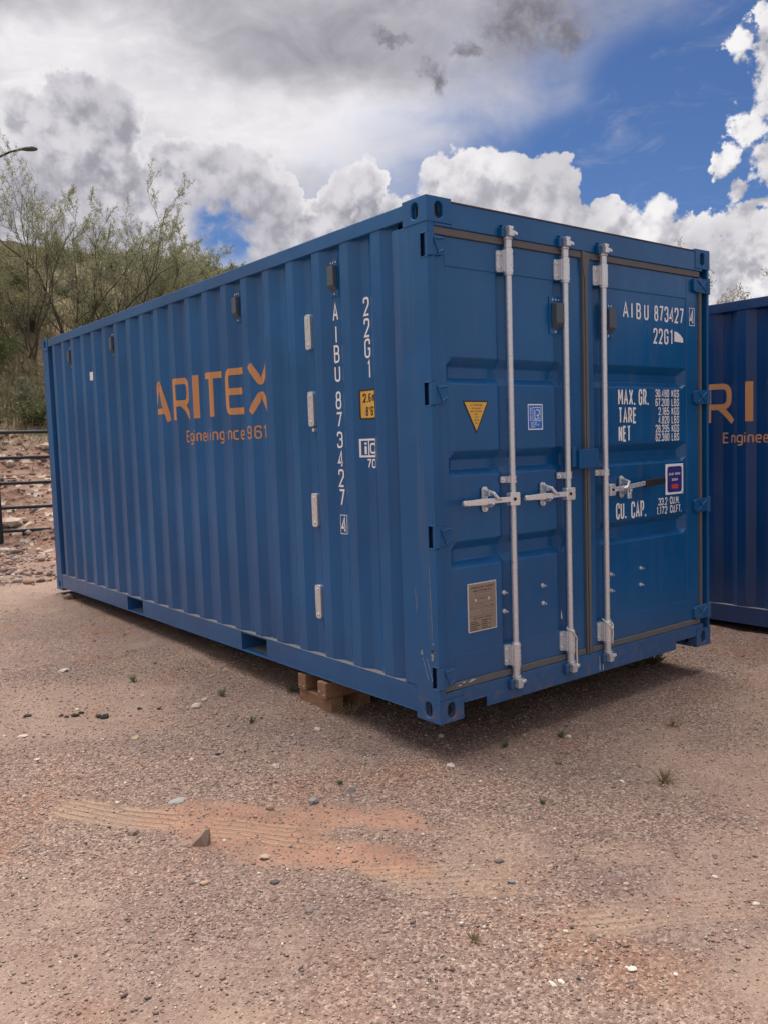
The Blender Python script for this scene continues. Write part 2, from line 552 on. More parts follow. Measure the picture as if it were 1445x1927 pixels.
R = 0.24
GL = {
 'A': (.56, [([(0,0),(.28,1),(.56,0)],0), ([(.10,.32),(.46,.32)],0)]),
 'B': (.5, [([(0,0),(0,1),(.47,1,R),(.47,.53,R),(0,.53)],0), ([(0,.53),(.5,.53,R),(.5,0,R),(0,0)],0)]),
 'C': (.5, [([(.5,.70),(.5,1,R),(0,1,R),(0,0,R),(.5,0,R),(.5,.30)],0)]),
 'D': (.5, [([(0,0),(0,1),(.5,1,.3),(.5,0,.3)],1)]),
 'E': (.44, [([(.44,1),(0,1),(0,0),(.44,0)],0), ([(0,.53),(.38,.53)],0)]),
 'F': (.44, [([(.44,1),(0,1),(0,0)],0), ([(0,.53),(.36,.53)],0)]),
 'G': (.5, [([(.5,.72),(.5,1,R),(0,1,R),(0,0,R),(.5,0,R),(.5,.47),(.3,.47)],0)]),
 'H': (.5, [([(0,0),(0,1)],0), ([(.5,0),(.5,1)],0), ([(0,.5),(.5,.5)],0)]),
 'J': (.4, [([(0,.2),(0,0,.2),(.4,0,.2),(.4,1)],0)]),
 'I': (.0, [([(0,0),(0,1)],0)]),
 'K': (.5, [([(0,0),(0,1)],0), ([(.47,1),(.02,.42)],0), ([(.17,.60),(.5,0)],0)]),
 'L': (.42, [([(0,1),(0,0),(.42,0)],0)]),
 'M': (.6, [([(0,0),(0,1)],0), ([(.02,1),(.3,.36),(.58,1)],0), ([(.6,1),(.6,0)],0)]),
 'N': (.5, [([(0,0),(0,1)],0), ([(.02,1),(.48,0)],0), ([(.5,0),(.5,1)],0)]),
 'O': (.5, [([(0,0,R),(0,1,R),(.5,1,R),(.5,0,R)],1)]),
 'P': (.48, [([(0,0),(0,1),(.48,1,R),(.48,.47,R),(0,.47)],0)]),
 'R': (.5, [([(0,0),(0,1),(.48,1,R),(.48,.48,R),(0,.48)],0), ([(.24,.48),(.5,0)],0)]),
 'S': (.5, [([(.5,.74),(.5,1,R),(0,1,R),(0,.52,.2),(.5,.50,.2),(.5,0,R),(0,0,R),(0,.26)],0)]),
 'T': (.5, [([(0,1),(.5,1)],0), ([(.25,1),(.25,0)],0)]),
 'U': (.5, [([(0,1),(0,0,R),(.5,0,R),(.5,1)],0)]),
 'V': (.5, [([(0,1),(.25,0),(.5,1)],0)]),
 'W': (.7, [([(0,1),(.17,0),(.35,.8),(.53,0),(.7,1)],0)]),
 'X': (.5, [([(0,1),(.5,0)],0), ([(.5,1),(0,0)],0)]),
 'Y': (.5, [([(0,1),(.25,.45),(.5,1)],0), ([(.25,.45),(.25,0)],0)]),
 'Z': (.46, [([(0,1),(.46,1),(0,0),(.46,0)],0)]),
 '0': (.5, [([(0,0,R),(0,1,R),(.5,1,R),(.5,0,R)],1)]),
 '1': (.14, [([(0,.84),(.14,1),(.14,0)],0)]),
 '2': (.5, [([(0,.72),(0,1,R),(.5,1,R),(.5,.62,.2),(0,0),(.5,0)],0)]),
 '3': (.5, [([(0,.76),(0,1,R),(.5,1,R),(.5,.53,.2),(.22,.53)],0), ([(.22,.53),(.5,.53,.2),(.5,0,R),(0,0,R),(0,.24)],0)]),
 '4': (.54, [([(.40,0),(.40,1),(0,.27),(.54,.27)],0)]),
 '5': (.48, [([(.46,1),(.03,1),(0,.53),(.48,.60,.2),(.48,0,R),(0,0,R),(0,.22)],0)]),
 '6': (.5, [([(.48,.80),(.48,1,R),(0,1,R),(0,0,R),(.5,0,R),(.5,.56,R),(0,.56)],0)]),
 '7': (.5, [([(0,1),(.5,1),(.16,0)],0)]),
 '8': (.5, [([(.03,.53,.2),(.03,1,R),(.47,1,R),(.47,.53,.2)],1), ([(0,0,R),(0,.53,.2),(.5,.53,.2),(.5,0,R)],1)]),
 '9': (.5, [([(.02,.20),(.02,0,R),(.5,0,R),(.5,1,R),(0,1,R),(0,.44,R),(.5,.44)],0)]),
 '.': (.0, [([(0,-.045),(0,.10)],0)]),
 ',': (.04, [([(.04,.08),(0,-.16)],0)]),
 "'": (.0, [([(0,1),(0,.76)],0)]),
 '"': (.16, [([(0,1),(0,.76)],0), ([(.16,1),(.16,.76)],0)]),
 ' ': (.22, []),
 'e': (.46, [([(0,.36),(.46,.36),(.46,.72,R),(0,.72,R),(0,0,R),(.44,0)],0)]),
 'n': (.44, [([(0,0),(0,.72)],0), ([(0,.60),(.10,.72,.1),(.44,.72,R),(.44,0)],0)]),
 'g': (.46, [([(.46,.06),(0,.06,R),(0,.72,R),(.46,.72)],0), ([(.46,.72),(.46,-.26,R),(.04,-.26)],0)]),
 'i': (.0, [([(0,0),(0,.72)],0), ([(0,.90),(0,1.0)],0)]),
 'r': (.28, [([(0,0),(0,.72)],0), ([(0,.58),(.08,.72,.1),(.28,.72)],0)]),
 's': (.40, [([(.40,.72),(0,.72,.15),(0,.37,.15),(.40,.37,.15),(.40,0,.15),(0,0)],0)]),
 'c': (.42, [([(.42,.72),(0,.72,R),(0,0,R),(.42,0)],0)]),
 'm': (.8, [([(0,0),(0,.72)],0), ([(0,.72),(.40,.72,R),(.40,0)],0), ([(.40,.66),(.46,.72,.1),(.80,.72,R),(.80,0)],0)]),
}

def ribbon(pl, closed, w):
    n = len(pl)
    L, Rr = [], []
    P = [Vector(p) for p in pl]
    for i in range(n):
        if closed:
            a, b = P[i] - P[i - 1], P[(i + 1) % n] - P[i]
        else:
            a = P[i] - P[i - 1] if i > 0 else P[1] - P[0]
            b = P[i + 1] - P[i] if i < n - 1 else P[-1] - P[-2]
        a = a.normalized() if a.length > 1e-9 else b.normalized()
        b = b.normalized() if b.length > 1e-9 else a
        na, nb = Vector((-a.y, a.x)), Vector((-b.y, b.x))
        m = na + nb
        m = m.normalized() if m.length > 1e-6 else na
        k = min(1.9, 1.0 / max(0.3, m.dot(na)))
        L.append(P[i] + m * w * k / 2)
        Rr.append(P[i] - m * w * k / 2)
    return L, Rr

def stroke_glyph(mb, strokes, x, z, sx, sz, w, mapper, k0):
    for k, (pts, closed) in enumerate(strokes):
        pl = [(x + p[0] * sx, z + p[1] * sz) for p in fillet(pts, closed)]
        q = [pl[0]]
        for p in pl[1:]:
            if (Vector(p) - Vector(q[-1])).length > 1e-5: q.append(p)
        if closed and (Vector(q[0]) - Vector(q[-1])).length < 1e-5: q.pop()
        L, Rr = ribbon(q, closed, w)
        n = len(q)
        vs = [mapper(p.x, p.y, k0 + k) for p in L] + [mapper(p.x, p.y, k0 + k) for p in Rr]
        fs = [(i, (i + 1) % n, n + (i + 1) % n, n + i) for i in range(n if closed else n - 1)]
        mb.add(vs, fs)

def write(mb, s, u0, u1, z0, z1, w, mapper, gap=0.20, k0=1):
    """string s stretched so that its ink fills u0..u1 and z0..z1; w = stroke width (m)"""
    h = z1 - z0 - w
    tot = sum(GL[c][0] for c in s)
    # u1-u0 = w + sx*(tot + gap*(n-1)) + w*(n-1)  (every letter keeps its own stroke width)
    n = len(s)
    sx = (u1 - u0 - w * n) / max(1e-6, tot + gap * (n - 1))
    x = u0 + w / 2
    for c in s:
        stroke_glyph(mb, GL[c][1], x, z0 + w / 2, sx, h, w, mapper, k0)
        x += GL[c][0] * sx + gap * sx + w
    return mb

def rect(mb, u0, u1, z0, z1, k, mapper, r=0.0):
    if r <= 0:
        pts = [(u0, z0), (u1, z0), (u1, z1), (u0, z1)]
    else:
        pts = fillet([(u0, z0, r), (u1, z0, r), (u1, z1, r), (u0, z1, r)], True, 4)
    mb.add([mapper(u, z, k) for u, z in pts], [tuple(range(len(pts)))])

def ringrect(mb, u0, u1, z0, z1, t, k, mapper):
    rect(mb, u0, u1, z1 - t, z1, k, mapper)
    rect(mb, u0, u1, z0, z0 + t, k, mapper)
    rect(mb, u0, u0 + t, z0 + t, z1 - t, k, mapper)
    rect(mb, u1 - t, u1, z0 + t, z1 - t, k, mapper)

# ------------------------------------------------------------------ the container
CL, CW, CH = 6.058, 2.438, 2.591
C_Y0, C_P, C_CR, C_SL, C_D, C_X = 0.4500, 0.2798, 0.075, 0.068, 0.036, 0.007

def corr(y):
    """how far the corrugated side lies behind the outer face of the container at y"""
    if y > C_Y0 + C_P * 19 + 0.001: return C_X + min(C_D, C_D * (y - C_Y0 - C_P * 19) / C_SL)
    if y < 0.305: return C_X + C_D
    t = (C_Y0 - y) % C_P
    if t < C_CR: d = 0
    elif t < C_CR + C_SL: d = C_D * (t - C_CR) / C_SL
    elif t < C_P - C_SL: d = C_D
    else: d = C_D * (C_P - t) / C_SL
    return C_X + d

def corr_breaks(y0, y1):
    out = []
    for k in range(-2, 24):
        b = C_Y0 + C_P * k
        for q in (b, b - C_CR, b - C_CR - C_SL, b + C_SL):
            if y0 < q < y1: out.append(q)
    return sorted(set(round(q, 5) for q in out))

def on_side(mb, name, mats, parent, label=None):
    """flat lettering (x = layer, y, z) laid onto the corrugated side"""
    me = mb.mesh(name, mats)
    bm = bmesh.new()
    bm.from_mesh(me)
    ys = [v.co.y for v in bm.verts]
    for q in corr_breaks(min(ys), max(ys)):
        g = bm.verts[:] + bm.edges[:] + bm.faces[:]
        bmesh.ops.bisect_plane(bm, geom=g, dist=1e-6, plane_co=(0, q, 0), plane_no=(0, 1, 0))
    for v in bm.verts:
        v.co.x = corr(v.co.y) - 0.0012 - 0.00025 * v.co.x
    bm.to_mesh(me)
    bm.free()
    o = link_mesh(name, me, parent)
    if label: o['label'] = label
    return o

SIDE = lambda u, z, k: (k, -u, z)          # u grows to the right as one reads = towards -y
DY = 0.018                                 # outer face of the doors
DOOR = lambda u, z, k: (u, DY + 0.0035 - 0.0012 - 0.00025 * k, z)

def plate_hole(mb, c, u, v, w, h, hw, hh, depth):
    """rectangular face (centre c, axes u, v) with a stadium hole going inwards by depth"""
    c, u, v = Vector(c), Vector(u), Vector(v)
    nrm = u.cross(v)
    angs = [2 * math.pi * i / 24 for i in range(24)] + [math.atan2(sy * h, sx * w) % (2 * math.pi) for sx in (1, -1) for sy in (1, -1)]
    angs = sorted(set(round(a, 6) for a in angs))
    n = len(angs)
    def hole(a):
        x, y = math.cos(a), math.sin(a)
        k = max(0.0, hh - hw)
        return x * hw, y * hw + (k if y > 1e-6 else -k if y < -1e-6 else 0)
    def outer(a):
        x, y = math.cos(a), math.sin(a)
        s = min(w / 2 / abs(x) if abs(x) > 1e-9 else 1e9, h / 2 / abs(y) if abs(y) > 1e-9 else 1e9)
        return x * s, y * s
    O = [c + u * p[0] + v * p[1] for p in map(outer, angs)]
    H = [c + u * p[0] + v * p[1] for p in map(hole, angs)]
    D = [p - nrm * depth for p in H]
    save = mb.cur
    mb.add(O + H, [(i, (i + 1) % n, n + (i + 1) % n, n + i) for i in range(n)])
    mb.cur = 0
    mb.add(H + D, [(i, (i + 1) % n, n + (i + 1) % n, n + i) for i in range(n)])
    mb.cur = 1
    mb.add(D, [tuple(range(n))])
    mb.cur = save

def casting(parent, x0, x1, y0, y1, z0, z1):
    mb = MB()
    cx, cy, cz = (x0 + x1) / 2, (y0 + y1) / 2, (z0 + z1) / 2
    w, l, h = x1 - x0, y1 - y0, z1 - z0
    plate_hole(mb, (x0, cy, cz), (0, -1, 0), (0, 0, 1), l, h, 0.0255, 0.0395, 0.03)
    plate_hole(mb, (x1, cy, cz), (0, 1, 0), (0, 0, 1), l, h, 0.0255, 0.0395, 0.03)
    plate_hole(mb, (cx, y0, cz), (1, 0, 0), (0, 0, 1), w, h, 0.0255, 0.0395, 0.03)
    plate_hole(mb, (cx, y1, cz), (-1, 0, 0), (0, 0, 1), w, h, 0.0255, 0.0395, 0.03)
    plate_hole(mb, (cx, cy, z1), (1, 0, 0), (0, 1, 0), w, l, 0.032, 0.062, 0.03)
    plate_hole(mb, (cx, cy, z0), (1, 0, 0), (0, -1, 0), w, l, 0.032, 0.062, 0.03)
    return mb.build('corner_casting', [M_WORN, M_HOLLOW], parent, bevel=0.007, weld=True, seg=3)

def build_container(root):
    # ---- corner castings and posts
    for xs in ((-0.003, 0.160), (CW - 0.160, CW + 0.003)):
        for ys in ((-0.003, 0.177), (CL - 0.177, CL + 0.003)):
            casting(root, xs[0], xs[1], ys[0], ys[1], -0.003, 0.115)
            casting(root, xs[0], xs[1], ys[0], ys[1], 2.475, 2.596)
    HZ = (2.366, 1.650, 0.943, 0.228)           # hinge heights
    # near left post: outer plate with the hinge slots, end flange
    mb = MB()
    zs = [0.115, 0.166]
    for z in sorted(HZ): zs += [z - 0.056, z + 0.056]
    zs.append(2.475)
    yc = [0.0, 0.020, 0.052, 0.1765, 0.268]
    for i in range(len(zs) - 1):
        for j in range(4):
            if j == 1 and any(abs((zs[i] + zs[i + 1]) / 2 - z) < 0.01 for z in HZ): continue
            if j == 3 and i == 0: continue
            mb.add([(0, yc[j + 1], zs[i]), (0, yc[j], zs[i]), (0, yc[j], zs[i + 1]), (0, yc[j + 1], zs[i + 1])], [(0, 1, 2, 3)])
        mb.add([(0, 0, zs[i]), (0.044, 0, zs[i]), (0.044, 0, zs[i + 1]), (0, 0, zs[i + 1])], [(0, 1, 2, 3)])
    post = mb.build('corner_post', M_WORN, root, weld=True)
    md = post.modifiers.new('thick', 'SOLIDIFY')
    md.thickness = 0.006
    md.offset = -1
    md = post.modifiers.new('bevel', 'BEVEL')
    md.width = 0.008
    md.segments = 3
    md.limit_method = 'ANGLE'
    md.angle_limit = math.radians(60)
    mb = MB()
    mb.box(0.0065, 0.06, 0.262, 0.268, 0.166, 2.475)
    mb.cur = 1
    mb.box(0.024, 0.028, 0.013, 0.17, 0.116, 2.474)
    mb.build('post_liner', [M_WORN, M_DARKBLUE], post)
    # near right post, an open J seen from the left
    mb = MB()
    mb.box(CW - 0.022, CW, 0.0, 0.268, 0.115, 2.475)
    mb.box(2.364, CW - 0.0225, 0.062, 0.12, 0.115, 2.475)
    mb.box(2.340, 2.364, 0.03, 0.12, 0.115, 2.475)
    mb.build('corner_post', M_BLUE, root, bevel=0.004)
    for x0, x1 in ((0, 0.012), (CW - 0.012, CW)):
        mb = MB()
        mb.box(x0, x1, CL - 0.165, CL - 0.012, 0.115, 2.475)
        mb.box(0.0 if x0 == 0 else CW - 0.12, 0.12 if x0 == 0 else CW, CL - 0.0118, CL, 0.115, 2.475)
        mb.box(0.0125 if x0 == 0 else CW - 0.060, 0.060 if x0 == 0 else CW - 0.0125, CL - 0.165, CL - 0.155, 0.115, 2.475)
        mb.build('corner_post', M_WORN, root, bevel=0.004)
    # ---- rails
    for side in (0, 1):
        sx = (lambda x: x) if side == 0 else (lambda x: CW - x)
        def bx(mb, a, b, *r):
            a, b = sx(a), sx(b)
            mb.box(min(a, b), max(a, b), *r)
        mb = MB()
        bx(mb, 0, 0.06, 0.177, CL - 0.177, 2.508, 2.586)
        mb.build('top_rail', M_BLUE, root, bevel=0.005)
        mb = MB()
        fy = [(1.700, 2.040), (3.760, 4.100)]
        cuts = [0.177] + [q for f in fy for q in f] + [CL - 0.177]
        for a, b in zip(cuts[0::2], cuts[1::2]):
            bx(mb, 0.0, 0.006, a, b, 0.036, 0.158)
        bx(mb, 0.0, 0.075, 0.177, CL - 0.177, 0.1585, 0.163)
        mb.cur = 1
        bx(mb, 0.001, 0.050, 0.27, CL - 0.17, 0.1632, 0.1650)
        mb.cur = 0
        bx(mb, -0.004, 0.05, 0.177, CL - 0.177, 0.028, 0.0355)
        rail = mb.build('bottom_rail', [M_BLUE, M_DUST], root, bevel=0.002)
        for a, b in fy:
            mb = MB()
            mb.cur = 1
            bx(mb, 0.051, 1.1, a, b, 0.030, 0.0353)
            mb.cur = 0
            bx(mb, 0.0065, 1.1, a - 0.005, a, 0.0356, 0.158)
            bx(mb, 0.0065, 1.1, b, b + 0.005, 0.0356, 0.158)
            bx(mb, 0.0065, 1.1, a + .0005, b - .0005, 0.150, 0.158)
            mb.build('fork_pocket', [M_BLUE, M_DUST], rail)
    # ---- underside, roof, far end
    mb = MB()
    mb.box(0.078, CW - 0.078, 0.13, CL - 0.02, 0.159, 0.186)
    for i in range(17):
        y = 0.32 + i * 0.335
        if any(a - 0.05 < y < b + 0.05 for a, b in ((1.70, 2.04), (3.76, 4.10))): continue
        mb.box(0.08, CW - 0.08, y, y + 0.045, 0.036, 0.1585)
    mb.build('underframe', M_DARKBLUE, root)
    mb = MB()
    vs, n = [], 0
    for i in range(23):
        y = 0.19 + i * 0.25
        for q, z in ((0, 2.575), (0.06, 2.575), (0.10, 2.592), (0.19, 2.592)):
            vs += [(0.061, min(y + q, CL - 0.06), z), (CW - 0.061, min(y + q, CL - 0.06), z)]
            n += 1
    mb.add(vs, [(2 * i, 2 * i + 1, 2 * i + 3, 2 * i + 2) for i in range(n - 1)])
    mb.build('roof_panel', M_BLUE, root)
    mb = MB()
    vs, n = [], 0
    x = 0.02
    while x < CW - 0.02:
        for q, d in ((0, 0), (0.10, 0), (0.15, 0.045), (0.25, 0.045)):
            xx = min(x + q, CW - 0.02)
            vs += [(xx, CL - 0.02 - d, 0.15), (xx, CL - 0.02 - d, 2.56)]
            n += 1
        x += 0.30
    mb.add(vs, [(2 * i, 2 * i + 1, 2 * i + 3, 2 * i + 2) for i in range(n - 1)])
    mb.box(0.163, CW - 0.163, CL - 0.06, CL, 2.5, 2.586)
    mb.box(0.163, CW - 0.163, CL - 0.06, CL, 0.02, 0.15)
    mb.build('end_panel', M_BLUE, root)
    # ---- corrugated sides
    ys = [0.268, 0.305] + [q for q in corr_breaks(0.31, CL - 0.17)] + [C_Y0 + C_P * 19 + C_SL, CL - 0.165]
    ys = sorted(set(round(q, 5) for q in ys))
    for side in (0, 1):
        mb = MB()
        prev = None
        for a, b in zip(ys[:-1], ys[1:]):
            xa, xb = corr(a), corr(b)
            if side: xa, xb = CW - xa, CW - xb
            mb.add([(xa, a, 0.1652), (xb, b, 0.1652), (xb, b, 2.5085), (xa, a, 2.5085)], [(0, 1, 2, 3)])
        p = mb.build('side_panel', M_BLUE, root, weld=True, bevel=0.006)
        if side == 0: panel = p
    # ---- fittings on the visible side
    def side_fit(mb_fn, name, mats, k, **kw):
        yc = C_Y0 + C_P * k - C_CR - C_SL - (C_P - C_CR - 2 * C_SL) / 2
        return mb_fn(yc)
    XR = C_X + C_D
    for k in (2, 6, 14, 18):
        yc = C_Y0 + C_P * k - 0.1774
        mb = MB()
        mb.box(XR - 0.005, XR - 0.0005, yc - 0.036, yc + 0.040, 2.245, 2.452)
        mb.cur = 1
        mb.prism([(XR - 0.0055, 2.275), (XR - 0.034, 2.305), (XR - 0.034, 2.408), (XR - 0.0055, 2.412)], 1, yc - 0.026, yc + 0.032)
        mb.cur = 2
        for dy in (-0.02, 0.004, 0.026):
            mb.cyl((XR - 0.009, yc + dy, 2.431), (XR - 0.005, yc + dy, 2.431), 0.006, 8)
        mb.cyl((XR - 0.009, yc, 2.259), (XR - 0.005, yc, 2.259), 0.006, 8)
        mb.build('air_vent', [M_BLUE, M_VENT, M_GALV], panel, bevel=0.0025)
    yc = C_Y0 + C_P * 3 - 0.1774 - 0.012
    for z0, z1 in ((1.978, 2.180), (1.529, 1.733), (0.933, 1.134), (0.380, 0.584)):
        mb = MB()
        pts = fillet([(yc - 0.029, z0, .018), (yc + 0.029, z0, .018), (yc + 0.029, z1, .018), (yc - 0.029, z1, .018)], True, 4)
        mb.prism(pts, 0, XR - 0.022, XR - 0.0005)
        mb.cur = 1
        for z in (z0 + 0.026, z1 - 0.026):
            mb.cyl((XR - 0.026, yc, z), (XR - 0.022, yc, z), 0.009, 10)
        mb.build('lashing_plate', [M_GALV, M_STEEL], panel, bevel=0.004)
    mb = MB()
    mb.cyl((XR - 0.022, yc - 0.02, 1.508), (XR - 0.0005, yc - 0.02, 1.508), 0.011, 10)
    mb.build('bolt', M_STEEL, panel)
    mb = MB()
    y_ = C_Y0 + C_P * 16 - 0.1774
    rect(mb, -(y_ + 0.052), -(y_ - 0.052), 2.085, 2.162, 1, SIDE)
    on_side(mb, 'white_sticker', M_WHITE, panel)
    # ARITEX and its tagline (ink on the crests, flanks and troughs alike)
    AR = [
     ('A', 3.330, 3.086, [([(.0,0),(.45,1,.10),(.55,1,.10),(1,0)],0), ([(.20,.27),(.80,.27)],0)]),
     ('R', 2.955, 2.715, [([(0,0),(0,1),(.82,1,.30),(.82,.43,.30),(.12,.43)],0), ([(.42,.43),(1,0)],0)]),
     ('I', 2.618, 2.566, [([(.5,0),(.5,1)],0)]),
     ('T', 2.442, 2.229, [([(0,1),(1,1)],0), ([(.5,1),(.5,0)],0)]),
     ('E', 2.114, 1.930, [([(1,1),(0,1,.22),(0,0,.22),(1,0)],0), ([(0,.5),(.9,.5)],0)]),
     ('X', 1.806, 1.578, [([(0,1),(.40,.56,.12),(.60,.56,.12),(1,1)],0), ([(0,0),(.40,.44,.12),(.60,.44,.12),(1,0)],0)]),
    ]
    mb = MB()
    for ch, y1, y0, strokes in AR:
        w = 0.045
        z0, z1 = 1.642, 1.952
        if ch == 'I':
            rect(mb, -y1, -y0, z0, z1, 1, SIDE)
            continue
        cap = w / 2 if ch not in ('A', 'X', 'R') else 0.0
        ez0 = z0 + (w / 2 if ch == 'E' else 0)
        ez1 = z1 - (w / 2 if ch in 'RTE' else 0)
        u0 = -y1 + (w / 2 if ch in 'RE' else w * .52 if ch in 'AX' else 0)
        u1 = -y0 - (w / 2 if ch in 'R' else w * .52 if ch in 'AX' else 0)
        if ch == 'A': ez1 = z1 - w * .45
        if ch == 'X':
            st = [([(0,1),(.42,.645,.1),(.58,.645,.1),(1,1)],0), ([(0,0),(.42,.355,.1),(.58,.355,.1),(1,0)],0)]
            strokes = st
        stroke_glyph(mb, strokes, u0, ez0, u1 - u0, ez1 - ez0, w, SIDE, 1)
    on_side(mb, 'lettering', M_ORANGE, panel)
    mb = MB()
    tag_y = [('E', 2.828, .052), ('n', 2.755, .05), ('g', 2.690, .052), ('i', 2.628, .01), ('n', 2.603, .042), ('e', 2.552, .05), ('e', 2.490, .05), ('r', 2.428, .03),
             ('i', 2.378, .01), ('n', 2.338, .046), ('g', 2.284, .055), ('s', 2.200, .044), ('i', 2.142, .01), ('n', 2.106, .056), ('c', 2.043, .044), ('e', 1.990, .05),
             ('1', 1.880, .03), ('9', 1.836, .056), ('6', 1.760, .052), ('1', 1.690, .034)]
    for ch, y1, wd in tag_y:
        w = 0.0115
        sx = (wd - w) / max(GL[ch][0], 0.01) if GL[ch][0] > 0 else 0.1
        stroke_glyph(mb, GL[ch][1], -y1 + w / 2, 1.472 + w / 2, sx, 0.087 - w, w, SIDE, 1)
    on_side(mb, 'lettering', M_ORANGE, panel)
    return dict(panel=panel, HZ=HZ)

def side_numbers(panel):
    """unit number, size code and the signs on the side of the front container"""
    yc = C_Y0 + C_P * 2 - 0.1774 + 0.007
    mb = MB()
    zr = [('A', 2.110, 2.212), ('I', 1.985, 2.086), ('B', 1.877, 1.977), ('U', 1.771, 1.861), ('8', 1.616, 1.718), ('7', 1.515, 1.601),
          ('3', 1.397, 1.491), ('4', 1.287, 1.384), ('2', 1.175, 1.277), ('7', 1.067, 1.163)]
    for c, z0, z1 in zr:
        wd = 0.012 if c == 'I' else 0.054
        write(mb, c, -yc - wd / 2, -yc + wd / 2, z0, z1, 0.0118, SIDE)
    u = -(yc - 0.008)
    ringrect(mb, u - 0.033, u + 0.033, 0.905, 1.016, 0.004, 1, SIDE)
    write(mb, '4', u - 0.025, u + 0.025, 0.914, 1.006, 0.0118, SIDE)
    on_side(mb, 'lettering', M_WHITE, panel)
    yc = C_Y0 + C_P * 1 - 0.1774 + 0.0
    mb = MB()
    for c, z0, z1 in (('2', 2.100, 2.200), ('2', 1.987, 2.088), ('G', 1.876, 1.980), ('1', 1.766, 1.866)):
        wd = 0.022 if c == '1' else 0.052
        dx = 0.008 if c == '1' else 0
        write(mb, c, -yc - wd / 2 + dx, -yc + wd / 2 + dx, z0, z1, 0.0118, SIDE)
    on_side(mb, 'lettering', M_WHITE, panel)
    # yellow height sign
    mb = MB()
    u0, u1, z0, z1 = -0.622, -0.478, 1.548, 1.710
    mb.cur = 1
    rect(mb, u0, u1, z0, z1, 0, SIDE, 0.012)
    mb.cur = 0
    rect(mb, u0 + 0.010, u1 - 0.010, z0 + 0.009, z1 - 0.009, 1, SIDE, 0.006)
    mb.cur = 1
    write(mb, '2,6', u0 + 0.022, u0 + 0.086, 1.640, 1.688, 0.0085, SIDE, k0=2)
    write(mb, 'm', u0 + 0.094, u0 + 0.134, 1.640, 1.690, 0.0085, SIDE, k0=2)
    write(mb, "8'6\"", u0 + 0.036, u0 + 0.122, 1.566, 1.618, 0.0085, SIDE, k0=2)
    on_side(mb, 'height_sign', [M_YELLOW, M_INK], panel)
    mb = MB()
    u0, u1, z0, z1 = -0.628, -0.502, 1.343, 1.444
    ringrect(mb, u0, u1, z0, z1, 0.0105, 1, SIDE)
    rect(mb, u0 + 0.054, u0 + 0.062, z0 + 0.0106, z1 - 0.0106, 1, SIDE)
    rect(mb, u0 + 0.029, u0 + 0.041, 1.360, 1.404, 1, SIDE)
    rect(mb, u0 + 0.029, u0 + 0.041, 1.412, 1.424, 1, SIDE)
    stroke_glyph(mb, [([(.92,.86,.2),(.75,1,.3),(0,1,.5),(0,0,.5),(.75,0,.3),(.92,.14)],0)], u0 + 0.073, 1.367, 0.046, 0.048, 0.0105, SIDE, 1)
    write(mb, '7', -0.588, -0.552, 1.284, 1.334, 0.0085, SIDE)
    write(mb, '0', -0.545, -0.508, 1.284, 1.334, 0.0085, SIDE)
    on_side(mb, 'emblem', M_WHITE, panel)

BZ = [(1.834, 1.788, 1.735, 1.702), (1.364, 1.320, 1.272, 1.238), (0.906, 0.862, 0.802, 0.768)]   # pressed bands
FR_T, FR_B = 2.276, 0.326                                                                         # top and bottom edge of the pressed panel

def door_panel_mesh(mb, x0, x1, grooves):
    """pressed sheet: horizontal bands and the vertical grooves behind the locking bars"""
    def gx(x):
        d = 0.0
        for c in grooves:
            t = abs(x - c)
            d = max(d, 0.026 * min(1.0, max(0.0, (0.056 - t) / 0.026)))
        return d
    def ex(x):
        return min(1.0, (x - x0) / 0.05, (x1 - x) / 0.05)
    def bz(z):
        d = 0.0
        for a, b, c, e in BZ:
            if e <= z <= a:
                if z > b: d = (a - z) / (a - b)
                elif z < c: d = (z - e) / (c - e)
                else: d = 1.0
        return 0.042 * d
    xs = {x0, x0 + 0.05, x1 - 0.05, x1}
    for c in grooves:
        for q in (-0.056, -0.030, 0.030, 0.056):
            if x0 < c + q < x1: xs.add(c + q)
    xs = sorted(xs)
    zs = sorted({FR_B, FR_T} | {q for b in BZ for q in b})
    vs = [(x, DY + 0.0045 + max(gx(x), bz(z) * max(0.0, ex(x))), z) for z in zs for x in xs]
    n = len(xs)
    mb.add(vs, [(j * n + i, j * n + i + 1, (j + 1) * n + i + 1, (j + 1) * n + i) for j in range(len(zs) - 1) for i in range(n - 1)])

